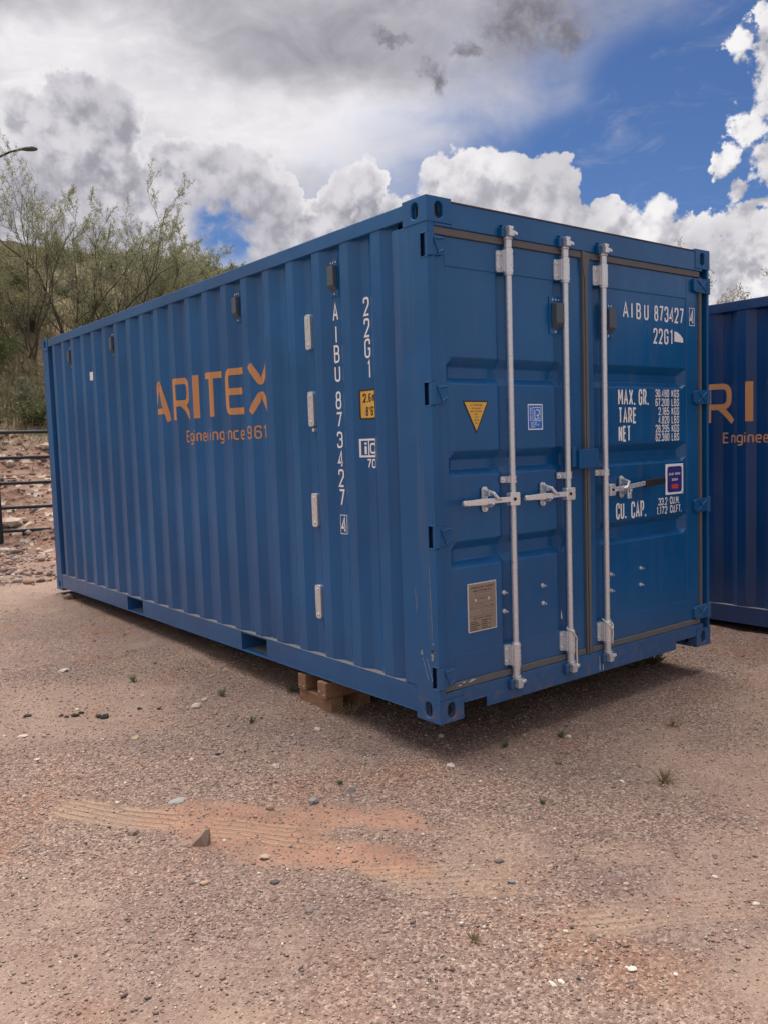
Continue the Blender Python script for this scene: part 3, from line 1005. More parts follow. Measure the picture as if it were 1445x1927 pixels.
def build_doors(root, HZ):
    spec = dict(l=dict(x0=0.050, x1=1.158, p0=0.120, p1=1.046, bars=[0.540, 0.987], hinge=-1),
                r=dict(x0=1.196, x1=2.336, p0=1.264, p1=2.202, bars=[1.322], hinge=1))
    doors = {}
    for key, d in spec.items():
        mb = MB()
        door_panel_mesh(mb, d['p0'] - 0.002, d['p1'] + 0.002, d['bars'])
        mb.build('door_sheet_tmp', M_BLUE, None)
        sheet = bpy.data.objects['door_sheet_tmp']
        mb = MB()
        zt, zb = 2.420, 0.186
        mb.box(d['x0'], d['p0'], DY, 0.075, zb, zt)
        mb.box(d['p1'], d['x1'], DY, 0.075, zb, zt)
        mb.box(d['p0'], d['p1'], DY, 0.075, FR_T, zt)
        mb.box(d['p0'], d['p1'], DY, 0.075, zb, FR_B)
        frame = mb.build('door', M_BLUE, root, weld=False, bevel=0.003)
        sheet.name = 'door_panel'
        sheet.parent = frame
        md = sheet.modifiers.new('bevel', 'BEVEL')
        md.width = 0.010
        md.segments = 3
        md.limit_method = 'ANGLE'
        md.angle_limit = math.radians(12)
        sheet.data.polygons.foreach_set('use_smooth', [False] * len(sheet.data.polygons))
        doors[key] = frame
        # hinges
        for z in HZ:
            mb = MB()
            if d['hinge'] < 0:
                mb.cyl((0.016, 0.004, z - 0.054), (0.016, 0.004, z + 0.054), 0.0185, 14)
                mb.box(-0.003, 0.030, 0.0, 0.05, z + 0.0545, z + 0.060)
                mb.box(-0.003, 0.030, 0.0, 0.05, z - 0.060, z - 0.0545)
                mb.prism([(0.028, z - 0.050), (0.100, z - 0.044), (0.112, z - 0.020), (0.112, z + 0.020), (0.100, z + 0.044), (0.028, z + 0.050)], 1, -0.002, DY - 0.0005)
                for a, b in (((0.040, z + 0.030), (0.104, z + 0.036)), ((0.040, z + 0.028), (0.066, z - 0.026)), ((0.062, z - 0.036), (0.104, z - 0.018))):
                    mb.tube([(a[0], -0.004, a[1]), (b[0], -0.003, b[1])], 0.006, 6)
            else:
                x1 = CW - 0.004
                mb.cyl((x1 - 0.012, 0.0, z - 0.05), (x1 - 0.012, 0.0, z + 0.05), 0.0165, 14)
                mb.prism([(2.262, z - 0.030), (2.285, z - 0.043), (x1 - 0.02, z - 0.046), (x1 - 0.02, z + 0.046), (2.285, z + 0.043), (2.262, z + 0.030)], 1, -0.004, DY - 0.0005)
                for a, b in (((2.300, z + 0.034), (2.400, z - 0.034)), ((2.300, z - 0.034), (2.400, z + 0.034))):
                    mb.tube([(a[0], -0.005, a[1]), ((a[0] + b[0]) / 2, -0.007, (a[1] + b[1]) / 2), (b[0], -0.005, b[1])], 0.005, 6)
            mb.build('hinge', M_WORN, frame, bevel=0.002)
        # locking bars with cams, sleeves and guides
        for bx in d['bars']:
            mb = MB()
            mb.cyl((bx, -0.014, 0.150), (bx, -0.014, 2.440), 0.0168, 18)
            mb.build('locking_bar', M_GALV, frame, smooth=True)
            for top in (1, 0):
                sg = 1 if top else -1
                za, zb2 = (2.276, 2.392) if top else (0.204, 0.322)
                mb = MB()
                mb.tube([(bx, -0.014, za), (bx, -0.014, zb2)], 0.0265, 18)
                mb.tube([(bx, -0.014, za - 0.012), (bx, -0.014, za)], [0.024, 0.024], 18)
                mb.tube([(bx, -0.014, zb2), (bx, -0.014, zb2 + 0.008)], [0.0255, 0.0215], 18)
                pts = fillet([(bx - 0.062, za + .004, .012), (bx - 0.012, za + .004), (bx - 0.012, zb2 - .002), (bx - 0.062, zb2 - .002, .012)], True, 4)
                mb.prism(pts, 1, 0.009, DY - 0.0005)
                mb.box(bx - 0.034, bx - 0.0265, -0.016, 0.0088, za + 0.004, zb2 - 0.002)
                mb.cur = 1
                for zz in (za + 0.026, (za + zb2) / 2, zb2 - 0.024):
                    if abs(zz - (za + zb2) / 2) > 0.01:
                        mb.cyl((bx - 0.047, 0.002, zz), (bx - 0.047, 0.009, zz), 0.0085, 6)
                mb.cur = 2
                for zz in (za + 0.022, zb2 - 0.022):
                    mb.cyl((bx + 0.0140, -0.0375, zz), (bx + 0.0130, -0.034, zz), 0.005, 8)
                mb.build('bar_sleeve', [M_GALV, M_STEEL, M_HOLLOW], frame, smooth=True)
                # cam end: neck, collar and the clawed head
                mb = MB()
                z0 = zb2 + 0.008 if top else za - 0.012
                mb.tube([(bx, -0.014, z0), (bx, -0.014, z0 + sg * 0.044)], 0.0205, 16)
                mb.tube([(bx, -0.014, z0 + sg * 0.044), (bx, -0.014, z0 + sg * 0.056)], [0.028, 0.024], 14)
                zc = z0 + sg * 0.056
                lo, hi = sorted((zc, zc + sg * 0.050))
                mb.prism([(bx - 0.020, lo), (bx + 0.014, lo), (bx + 0.018, (lo + hi) / 2), (bx + 0.004, (lo + hi) / 2 + sg * .006), (bx + 0.012, hi), (bx - 0.026, hi), (bx - 0.020, (lo + hi) / 2)], 1, -0.050, -0.004)
                mb.prism([(bx + 0.004, zc + sg * .012), (bx + 0.036, zc + sg * .006), (bx + 0.040, zc + sg * .022), (bx + 0.010, zc + sg * .030)], 1, -0.052, -0.014)
                mb.build('cam', M_GALV, frame, bevel=0.003)
                mb = MB()
                for s in (-1, 1):
                    q0, q1 = sorted((bx + s * 0.030, bx + s * 0.052))
                    mb.prism([(q0, lo - .004), (q1, lo - .004), (q1, hi + .002), (q0, hi - .006)], 1, -0.026, -0.0003)
                a, b = sorted((zc + sg * 0.052, zc + sg * 0.062))
                mb.box(bx - 0.040, bx + 0.040, -0.016, -0.0003, a, b)
                mb.build('cam_keeper', M_BLUE, frame, bevel=0.004)
            mb = MB()
            mb.tube([(bx, -0.014, 1.186), (bx, -0.014, 1.224)], 0.0225, 18)
            mb.prism(fillet([(bx - 0.064, 1.188, .008), (bx - 0.010, 1.188), (bx - 0.010, 1.222), (bx - 0.064, 1.222, .008)], True, 3), 1, 0.008, DY - 0.0005)
            mb.box(bx - 0.030, bx - 0.022, -0.014, 0.0078, 1.188, 1.222)
            mb.cur = 1
            mb.cyl((bx - 0.047, 0.000, 1.205), (bx - 0.047, 0.008, 1.205), 0.010, 6)
            mb.cur = 2
            mb.cyl((bx + 0.0115, -0.0345, 1.205), (bx + 0.0105, -0.032, 1.205), 0.0055, 8)
            mb.build('bar_guide', [M_GALV, M_STEEL, M_HOLLOW], frame, smooth=True)
            # handle: hub on the bar, flat lever, catch plate bolted to the door
            m = -1 if key == 'l' else 1
            X = lambda q: bx + m * q
            def bxx(mb, a, b, *r):
                a, b = sorted((X(a), X(b)))
                mb.box(a, b, *r)
            ln = 0.385 if key == 'l' else 0.345
            lift = 0.0 if key == 'l' else 0.022
            mb = MB()
            a, b = sorted((X(-0.020), X(0.052)))
            if key == 'r': a, b = X(0.0), X(0.048)
            mb.prism(fillet([(a, 1.068, .008), (b, 1.068, .008), (b, 1.137, .008), (a, 1.137, .008)], True, 3), 1, -0.050, -0.014)
            zl = 1.103
            pts = [(X(0.05), zl - 0.014), (X(0.05), zl + 0.014), (X(0.17), zl + 0.014 + lift * .3), (X(ln), zl + 0.013 + lift), (X(ln), zl - 0.014 + lift), (X(0.17), zl - 0.014 + lift * .3)]
            mb.prism(pts, 1, -0.047, -0.036)
            if key == 'l':
                mb.prism([(X(0.225), zl + 0.017), (X(0.374), zl + 0.011), (X(0.388), zl + 0.007), (X(0.388), zl - 0.009), (X(0.374), zl - 0.014), (X(0.225), zl - 0.018)], 1, -0.054, -0.034)
            mb.cur = 1
            mb.cyl((X(0.022), -0.056, 1.103), (X(0.022), -0.050, 1.103), 0.0095, 8)
            if key == 'r':
                mb.cur = 2
                mb.prism([(X(0.345), zl - 0.021 + .018), (X(0.345), zl + 0.018 + .022), (X(0.53), zl + 0.021 + .026), (X(0.54), zl + 0.010 + .026), (X(0.54), zl - 0.010 + .026), (X(0.53), zl - 0.017 + .026)], 1, -0.055, -0.030)
            mb.build('handle', [M_STEEL, M_HOLLOW, M_BLACK], frame, bevel=0.003)
            cx = X(0.183)
            mb = MB()
            pts = fillet([(cx - 0.021, 1.044, .02), (cx + 0.021, 1.044, .02), (cx + 0.021, 1.176, .02), (cx - 0.021, 1.176, .02)], True, 5)
            mb.prism(pts, 1, 0.008, DY - 0.0005)
            mb.prism([(cx - 0.012, 1.128), (cx + 0.012, 1.128), (cx + 0.010, 1.150), (cx - 0.010, 1.150)], 1, -0.030, 0.0078)
            mb.tube([(cx, 0.004, 1.156), (cx - m * .008, -0.050, 1.140), (cx - m * .034, -0.056, 1.112), (cx - m * .060, -0.052, 1.106)], [.011, .010, .009, .006], 8)
            mb.tube([(cx, 0.006, 1.076), (cx + m * .004, -0.040, 1.080), (cx + m * .004, -0.058, 1.092)], [.012, .010, .008], 8)
            mb.cur = 1
            for zz in (1.060, 1.161):
                mb.cyl((cx, -0.001, zz), (cx, 0.008, zz), 0.011, 8)
            mb.build('handle_catch', [M_GALV, M_STEEL], frame, bevel=0.0015)
        # rubber strips
        mb = MB()
        if key == 'l':
            mb.box(0.046, 1.150, 0.006, 0.03, 2.4205, 2.457)
            mb.box(0.046, 1.150, 0.008, 0.03, 0.150, 0.1855)
            mb.prism([(1.159, 0.150), (1.172, 0.150), (1.172, 2.30), (1.1655, 2.452), (1.1505, 2.452), (1.159, 2.33)], 1, 0.002, 0.03)
        else:
            mb.box(1.212, 2.3395, 0.006, 0.03, 2.4205, 2.457)
            mb.box(1.212, 2.3395, 0.008, 0.03, 0.150, 0.1855)
            mb.prism([(1.1735, 0.150), (1.1955, 0.150), (1.1955, 2.345), (1.214, 2.425), (1.214, 2.452), (1.150, 2.4575), (1.158, 2.36), (1.1735, 2.30)], 1, -0.004, 0.0285)
            mb.box(2.3365, 2.360, 0.004, 0.029, 0.186, 2.4200)
        mb.build('gasket', M_GASKET, frame, bevel=0.003)
        # vents
        vx = 0.935 if key == 'l' else 1.398
        mb = MB()
        mb.prism(fillet([(vx - 0.046, 1.984, .01), (vx + 0.046, 1.984, .01), (vx + 0.046, 2.192, .01), (vx - 0.046, 2.192, .01)], True, 3), 1, DY - 0.002, DY + 0.004)
        mb.cur = 1
        mb.prism([(DY - 0.0025, 2.014), (-0.020, 2.044), (-0.020, 2.150), (DY - 0.0025, 2.154)], 0, vx - 0.028, vx + 0.036)
        mb.cur = 2
        for q in (-0.022, 0.004, 0.028):
            mb.cyl((vx + q, DY - 0.006, 2.172), (vx + q, DY - 0.002, 2.172), 0.006, 8)
        mb.cyl((vx, DY - 0.006, 1.999), (vx, DY - 0.002, 1.999), 0.007, 8)
        mb.build('air_vent', [M_BLUE, M_VENT, M_GALV], frame, bevel=0.003)
        # loose studs
        for x, z in ([(0.490, 0.603), (0.491, 0.502), (0.797, 0.601), (0.798, 0.502)] if key == 'l' else [(1.700, 0.594), (1.699, 0.491), (1.405, 0.590), (1.405, 0.492)]):
            mb = MB()
            mb.cyl((x, DY - 0.001, z), (x, DY + 0.004, z), 0.0125, 12)
            mb.cyl((x, DY - 0.010, z), (x, DY - 0.001, z), 0.0085, 6)
            mb.cyl((x, DY - 0.024, z), (x, DY - 0.010, z), 0.0048, 8)
            mb.build('stud', M_STEEL, frame)
        mb = MB()
        if key == 'l':
            mb.box(1.012, 1.048, -0.030, DY - 0.0005, 1.248, 1.362)
        else:
            mb.box(1.052, 1.222, -0.046, -0.020, 1.238, 1.346)
            mb.box(1.0525, 1.0580, -0.0195, DY - 0.004, 1.242, 1.342)
            mb.box(1.200, 1.2205, -0.0195, DY - 0.0005, 1.242, 1.342)
        mb.build('lock_box', M_BLUE, frame, bevel=0.004)
    # header and sill belong to the frame of the container
    mb = MB()
    mb.box(0.1605, CW - 0.1605, 0.0, 0.09, 2.458, 2.578)
    mb.box(0.045, 0.1604, 0.0, 0.09, 2.458, 2.4745)
    mb.box(CW - 0.1604, 2.36, 0.0, 0.09, 2.458, 2.4745)
    mb.cur = 1
    mb.box(0.1605, CW - 0.1605, -0.004, 0.10, 2.5785, 2.586)
    mb.build('door_header', [M_BLUE, M_ROOFEDGE], root, bevel=0.003)
    mb = MB()
    pts = [(0.1605, 0.148), (0.1605, 0.079), (0.330, 0.079), (0.330, 0.022), (2.046, 0.022), (2.046, 0.072), (CW - 0.1605, 0.072), (CW - 0.1605, 0.148)]
    mb.prism(pts, 1, 0.0, 0.008)
    mb.box(0.0445, 0.1604, 0.0, 0.008, 0.1152, 0.148)
    mb.box(CW - 0.1604, 2.36, 0.0, 0.008, 0.1152, 0.148)
    mb.box(0.1605, CW - 0.1605, 0.0085, 0.13, 0.130, 0.148)
    mb.box(0.1605, 0.334, -0.010, -0.0003, 0.0795, 0.0860)
    mb.box(0.331, 2.045, 0.122, 0.128, 0.024, 0.1295)
    mb.build('door_sill', M_WORN, root, bevel=0.0025)
    return doors

def door_writing(doors):
    L, Rd = doors['l'], doors['r']
    w = 0.0125
    mb = MB()
    for c, a, b in (('A', 1.546, 1.604), ('I', 1.630, 1.643), ('B', 1.680, 1.726), ('U', 1.758, 1.804), ('8', 1.862, 1.903), ('7', 1.914, 1.957), ('3', 1.970, 2.012),
                    ('4', 2.022, 2.070), ('2', 2.078, 2.122), ('7', 2.133, 2.178)):
        write(mb, c, a, b, 2.115, 2.212, w, DOOR)
    mb.build('lettering', M_WHITE, Rd)
    mb = MB()
    FD = lambda u, z, k: (u, DY - 0.0012 - 0.00025 * k, z)
    ringrect(mb, 2.236, 2.296, 2.108, 2.222, 0.004, 1, FD)
    write(mb, '4', 2.243, 2.289, 2.118, 2.212, w, FD)
    mb.build('lettering', M_WHITE, Rd)
    mb = MB()
    for c, a, b in (('2', 1.852, 1.895), ('2', 1.908, 1.951), ('G', 1.965, 2.010), ('1', 2.028, 2.054)):
        write(mb, c, a, b, 1.977, 2.073, w, DOOR)
    mb.build('lettering', M_WHITE, Rd)
    mb = MB()
    pts = [(2.075, 2.000), (2.172, 1.996), (2.172, 2.020), (2.140, 2.046), (2.104, 2.060), (2.075, 2.064)]
    mb.add([DOOR(u, z, 1) for u, z in pts], [tuple(range(6))])
    mb.build('torn_sticker', M_WHITE, Rd)
    def word(*a):
        write(MB(), *a).build('lettering', M_WHITE, Rd)
    wb, ws = 0.0128, 0.0068
    word('MAX.', 1.493, 1.660, 1.597, 1.696, wb, DOOR, 0.14)
    word('GR.', 1.695, 1.797, 1.597, 1.696, wb, DOOR, 0.16)
    word('TARE', 1.494, 1.672, 1.488, 1.585, wb, DOOR, 0.14)
    word('NET', 1.494, 1.613, 1.379, 1.475, wb, DOOR, 0.16)
    for s, u, zb in (('30.480', 'KGS', 1.648), ('67.200', 'LBS', 1.592), ('2.185', 'KGS', 1.537), ('4.820', 'LBS', 1.483), ('28.295', 'KGS', 1.428), ('62.380', 'LBS', 1.374)):
        x0 = 1.868 if len(s) == 6 else 1.898
        word(s, x0, 2.014, zb, zb + 0.0485, ws, DOOR, 0.14)
        word(u, 2.040, 2.122, zb, zb + 0.0485, ws, DOOR, 0.16)
    word('CU.', 1.461, 1.562, 0.914, 1.013, wb, DOOR, 0.16)
    word('CAP.', 1.610, 1.762, 0.910, 1.013, wb, DOOR, 0.15)
    word('33.2', 1.893, 1.988, 0.968, 1.016, ws, DOOR, 0.15)
    word('CU.M.', 2.016, 2.120, 0.969, 1.017, ws, DOOR, 0.13)
    word('1.172', 1.874, 1.987, 0.912, 0.961, ws, DOOR, 0.15)
    word('CU.FT.', 2.016, 2.145, 0.913, 0.962, ws, DOOR, 0.13)
    # easy open door sign
    mb = MB()
    rect(mb, 1.970, 2.166, 1.031, 1.226, 0, DOOR)
    mb.cur = 1
    rect(mb, 1.990, 2.150, 1.044, 1.210, 1, DOOR, 0.022)
    mb.cur = 0
    write(mb, 'EASY OPEN', 2.008, 2.130, 1.153, 1.169, 0.0034, DOOR, 0.3, 2)
    write(mb, 'DOOR', 2.040, 2.102, 1.117, 1.132, 0.0034, DOOR, 0.3, 2)
    mb.cur = 2
    rect(mb, 2.036, 2.108, 1.067, 1.096, 2, DOOR)
    mb.cur = 3
    rect(mb, 2.152, 2.160, 1.036, 1.044, 1, DOOR)
    mb.build('door_sign', [M_WHITE, M_NAVY, M_RED, M_INK], Rd)
    # warning triangle
    mb = MB()
    mb.cur = 1
    mb.add([DOOR(u, z, 0) for u, z in ((0.227, 1.618), (0.410, 1.618), (0.3185, 1.450))], [(0, 1, 2)])
    mb.cur = 0
    mb.add([DOOR(u, z, 1) for u, z in ((0.239, 1.611), (0.398, 1.611), (0.3185, 1.465))], [(0, 1, 2)])
    mb.cur = 1
    for s, hw, z, h in (('ATTENTION', .041, 1.590, .0125), ('THE CONTAINER', .033, 1.575, .0085), ('MUST BE REPAIRED', .040, 1.560, .0085), ('ONLY', .012, 1.545, .008), ('WITH', .011, 1.530, .008), ('CORTEN', .016, 1.515, .008), ('STEEL', .011, 1.500, .008)):
        write(mb, s, 0.3185 - hw, 0.3185 + hw, z, z + h, 0.0018 if h > .01 else 0.0012, DOOR, 0.3, 2)
    mb.build('warning_sign', [M_YELLOW, M_INK], L)
    # blue certificate
    mb = MB()
    rect(mb, 0.705, 0.824, 1.463, 1.602, 0, DOOR)
    mb.cur = 1
    rect(mb, 0.7105, 0.8185, 1.469, 1.596, 1, DOOR)
    mb.cur = 0
    ringrect(mb, 0.743, 0.810, 1.510, 1.585, 0.003, 2, DOOR)
    stroke_glyph(mb, [([(0,1),(0,0),(.6,0)],0), ([(0.30,1),(1,1,.3),(1,.42,.3),(.45,.42),(1,-.05)],0)], 0.760, 1.521, 0.036, 0.050, 0.0052, DOOR, 3)
    VT = lambda u, z, k: (0.727 - z, DY + 0.0035 - 0.0012 - 0.00025 * k, u)
    write(mb, 'CERTIFIED', 1.513, 1.583, -0.006, 0.006, 0.0022, VT, 0.35, 3)
    for s, a, b, z in (('CONTAINER', .728, .776, 1.4965), ('CERTIFICATION', .728, .792, 1.4865), ('SCHEME', .728, .760, 1.4765)):
        write(mb, s, a, b, z, z + 0.007, 0.0014, DOOR, 0.3, 3)
    mb.build('certificate_sticker', [M_WHITE, M_LRBLUE], L)
    # customs and safety data plate
    mb = MB()
    mb.cur = 2
    mb.prism([(0.224, 0.424), (0.432, 0.424), (0.432, 0.680), (0.224, 0.680)], 1, DY - 0.0005, DY + 0.0043)
    PL = lambda u, z, k: (u, DY - 0.0008 - 0.00025 * k, z)
    mb.cur = 0
    rect(mb, 0.232, 0.427, 0.429, 0.674, 0, PL)
    mb.cur = 1
    write(mb, 'APPROVED FOR TRANSPORT', 0.246, 0.416, 0.650, 0.660, 0.0020, PL, 0.25, 1)
    write(mb, 'UNDER CUSTOMS SEAL', 0.262, 0.400, 0.633, 0.643, 0.0020, PL, 0.25, 1)
    ringrect(mb, 0.278, 0.396, 0.609, 0.626, 0.0012, 1, PL)
    for x0, x1, z0, z1 in ((0.238, 0.302, 0.586, 0.600), (0.386, 0.422, 0.588, 0.602), (0.282, 0.330, 0.552, 0.565), (0.360, 0.418, 0.522, 0.540)):
        ringrect(mb, x0, x1, z0, z1, 0.0010, 1, PL)
    for x0, x1, z in ((0.232, 0.427, 0.572), (0.232, 0.427, 0.506), (0.232, 0.322, 0.545)):
        rect(mb, x0, x1, z, z + 0.0012, 2, PL)
    rect(mb, 0.330, 0.3312, 0.507, 0.5715, 2, PL)
    write(mb, 'DATE', 0.238, 0.262, 0.550, 0.557, 0.0015, PL, 0.3, 1)
    write(mb, 'IDENTIFICATION', 0.310, 0.368, 0.592, 0.598, 0.0014, PL, 0.3, 1)
    write(mb, 'SERIAL NUMBER', 0.342, 0.420, 0.548, 0.555, 0.0016, PL, 0.3, 1)
    write(mb, 'CSC SAFETY APPROVAL', 0.262, 0.402, 0.490, 0.499, 0.0020, PL, 0.25, 1)
    for i, z in enumerate((0.474, 0.464, 0.454, 0.444, 0.434)):
        rect(mb, 0.238, 0.285 + 0.012 * ((i * 7) % 3), z, z + 0.004, 1, PL)
        rect(mb, 0.322, 0.362, z + 0.002, z + 0.006, 1, PL)
        if i % 2 == 0: rect(mb, 0.372, 0.384, z, z + 0.005, 1, PL)
    ringrect(mb, 0.318, 0.390, 0.431, 0.484, 0.001, 2, PL)
    mb.cur = 2
    for x, z in ((0.276, 0.590), (0.372, 0.590)):
        mb.cyl((x, DY - 0.006, z), (x, DY - 0.001, z), 0.0075, 10)
    mb.build('data_plate', [M_TAN, M_INK, M_GALV], L)

def scratches(root):
    """bare and rusty marks by the near corner"""
    rnd = random.Random(5)
    def mark(pts, wd, mat, k=1):
        mb = MB()
        pl = [Vector(p) for p in pts]
        Lr = []
        for i, p in enumerate(pl):
            Lr.append((p.x, wd * rnd.uniform(.4, 1.2), p.y))
        vs = [(-0.0009 - 0.0002 * k, y + ww / 2, z) for y, ww, z in Lr] + [(-0.0009 - 0.0002 * k, y - ww / 2, z) for y, ww, z in Lr]
        n = len(pl)
        mb.add(vs, [(i, i + 1, n + i + 1, n + i) for i in range(n - 1)])
        return mb.build('scratch', mat, root)
    def line(y0, z0, y1, z1, n=9, j=0.002):
        return [(y0 + (y1 - y0) * i / n + rnd.uniform(-j, j), z0 + (z1 - z0) * i / n) for i in range(n + 1)]
    mark(line(0.052, 0.80, 0.040, 0.395, 22, 0.0015), 0.0028, M_SCUFF)
    mark(line(0.165, 0.68, 0.160, 0.55, 9), 0.0032, M_SCUFF)
    mark(line(0.150, 0.66, 0.152, 0.57, 7), 0.0020, M_SCUFF)
    mark(line(0.048, 0.405, 0.030, 0.400, 4), 0.007, M_SCUFFW)
    mark(line(0.126, 0.358, 0.128, 0.335, 4, .001), 0.020, M_SCUFF)
    mark([(0.060 - 0.004 * i, 0.365 + 0.0035 * math.sin(i * 2.1)) for i in range(9)], 0.020, M_SCUFF)
    mark([(0.054 - 0.004 * i, 0.363 + 0.003 * math.sin(i * 1.7)) for i in range(6)], 0.013, M_RUST, 2)
    mark(line(0.046, 0.352, 0.046, 0.315, 6, .003), 0.018, M_SCUFF)
    for y0 in (0.118, 0.086):
        for i in range(9):
            z = 0.318 - i * 0.0125
            y = y0 - i * 0.0042
            mark([(y, z), (y - .002, z - .007)], 0.003, M_SCUFFW)
    # white knocks on the bottom strip and the sill
    mb = MB()
    for x, z, l in ((0.165, .176, .02), (0.21, .172, .03), (0.225, .178, .018), (0.245, .176, .012), (0.135, .166, .02)):
        mb.add([(x, 0.0070, z), (x + l, 0.0070, z + .002), (x + l, 0.0070, z + .006), (x, 0.0070, z + .005)], [(0, 1, 2, 3)])
    for x in (1.262, 1.292):
        z1 = 0.128 if x < 1.27 else 0.10
        mb.add([(x, -0.0008, 0.034), (x + .006, -0.0008, 0.034), (x + .005, -0.0008, z1), (x, -0.0008, z1 - .006)], [(0, 1, 2, 3)])
    mb.add([(0.945, DY - .001 , 0.395), (0.957, DY - .001, 0.385), (0.953, DY - .001, 0.42), (0.947, DY - .001, 0.442)], [(0, 1, 2, 3)])
    mb.build('scratch', M_SCUFFW, root)

container = empty('shipping_container', (0, 0, 0), 0, 'blue shipping container seen whole, with white numbers and two closed doors, propped on timber', 'container', 'blue shipping containers in the yard')
info = build_container(container)
front_doors = build_doors(container, info['HZ'])

def children_of(o):
    return [c for c in bpy.data.objects if c.parent is o]

def copy_tree(o, parent=None):
    c = o.copy()
    COL.objects.link(c)
    if parent is not None: c.parent = parent
    for ch in children_of(o):
        copy_tree(ch, c)
    return c

second = copy_tree(container)
second.location = (3.625, -2.205, -0.145)
for o in bpy.data.objects:                 # second container: navy hue, plus the shade it stands in darkened into the colour
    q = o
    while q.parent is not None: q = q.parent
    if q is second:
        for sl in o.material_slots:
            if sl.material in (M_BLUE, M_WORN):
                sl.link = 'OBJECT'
                sl.material = M_NAVY_SHADED
second['label'] = 'blue container at the right edge of the photo, mostly hidden behind the front container'
side_numbers(info['panel'])
door_writing(front_doors)
scratches(container)

# ------------------------------------------------------------------ terrain
def hash2(ix, iy, seed):
    h = (ix.astype(np.int64) * 374761393 + iy.astype(np.int64) * 668265263 + seed * 1274126177) & 0xffffffff
    h = ((h ^ (h >> 13)) * 1274126177) & 0xffffffff
    h = h ^ (h >> 16)
    return (h & 0xffffff) / float(0xffffff)

def vnoise(x, y, seed=0):
    x, y = np.asarray(x, float), np.asarray(y, float)
    ix, iy = np.floor(x), np.floor(y)
    fx, fy = x - ix, y - iy
    fx, fy = fx * fx * (3 - 2 * fx), fy * fy * (3 - 2 * fy)
    a, b = hash2(ix, iy, seed), hash2(ix + 1, iy, seed)
    c, d = hash2(ix, iy + 1, seed), hash2(ix + 1, iy + 1, seed)
    return (a + (b - a) * fx) * (1 - fy) + (c + (d - c) * fx) * fy

def fbm(x, y, scale, oct=4, seed=0, rough=0.5):
    s, a, t = 0, 1.0, 0
    for i in range(oct):
        s = s + a * vnoise(x * scale * 2 ** i + 17.3 * i, y * scale * 2 ** i - 9.1 * i, seed + i)
        t += a
        a *= rough
    return s / t

def sstep(x, a, b):
    t = np.clip((x - a) / (b - a), 0, 1)
    return t * t * (3 - 2 * t)

def band(x, y, p0, p1, wid):
    """along (0..1 between p0 and p1), across in metres, mask"""
    d = np.array(p1) - np.array(p0)
    L = np.hypot(*d)
    d = d / L
    u = (x - p0[0]) * d[0] + (y - p0[1]) * d[1]
    v = -(x - p0[0]) * d[1] + (y - p0[1]) * d[0]
    return u / L, v, L

# smooth, bare, reddish soil where tyres have turned
def red_mask(x, y):
    n = (fbm(x, y, 4.0, 5, 31) - 0.5) * 1.3
    def blob(cx, cy, rx, ry, ang):
        c, s = math.cos(ang), math.sin(ang)
        u, v = ((x - cx) * c + (y - cy) * s) / rx, (-(x - cx) * s + (y - cy) * c) / ry
        return 1.0 - np.sqrt(u * u + v * v)
    f = np.maximum(blob(-1.12, 0.10, 0.62, 0.22, -0.95), blob(-0.80, -0.10, 0.50, 0.18, -0.75))
    f = np.maximum(f, blob(-0.92, -0.42, 0.42, 0.17, -0.8))
    return sstep(f + n, -0.10, 0.60)

TRACKS = [((-1.68, 0.80), (-0.80, -0.36), 0.115, 1.0), ((-1.02, -0.62), (-0.30, -1.10), 0.15, 0.5),
          ((-0.78, -1.16), (0.70, -1.95), 0.13, 0.55), ((-0.62, -0.80), (0.9, -1.62), 0.12, 0.35)]

def track_parts(x, y):
    """strength of the tyre marks and the distance across the strongest of them"""
    m, vv = 0 * x, 0 * x
    for p0, p1, wid, amp in TRACKS:
        u, v, L = band(x, y, p0, p1, wid)
        v = v + 0.012 * np.sin(u * 3.0)
        k = sstep(u, -0.02, 0.10) * sstep(-u, -1.02, -0.82) * sstep(-np.abs(v), -wid, -wid * 0.72)
        k = k * amp * sstep(fbm(x, y, 5.0, 3, 77), 0.34, 0.54)
        vv = np.where(k > m, v, vv)
        m = np.maximum(m, k)
    return m, vv

def track_field(x, y):
    m, vv = track_parts(x, y)
    return -0.010 * m, m

def dust_spots(x, y):
    n = (fbm(x, y, 3.5, 4, 131) - 0.5) * 1.5
    f = -1 + 0 * x
    for cx, cy, r in ((-2.15, -0.50, .42), (-1.42, -0.82, .26), (-1.90, -0.15, .28), (0.15, -1.50, .5), (0.75, -0.95, .38), (-0.45, -0.75, .30), (-0.40, 0.52, .28)):
        f = np.maximum(f, 1 - np.hypot(x - cx, y - cy) / r)
    return sstep(f + n, -0.05, 0.85) * 0.48

def bare_mask(x, y):
    """bare dust against gravel"""
    n = fbm(x, y, 0.9, 4, 51)
    m = sstep(n, 0.56, 0.74) * 0.8
    m = np.maximum(m, sstep(fbm(x, y * 1.0, 0.45, 3, 91), 0.60, 0.76) * 0.7)
    front = sstep(-(x * 0.615 + y * 0.789), 0.9, 2.2)                  # more dust towards the lower edge of the yard
    m = np.clip(m * (0.70 + 0.30 * front) + 0.06 * front, 0, 1)
    m = np.maximum(m, dust_spots(x, y))
    return np.maximum(np.maximum(m, red_mask(x, y) * 0.6), track_field(x, y)[1] * 0.9)

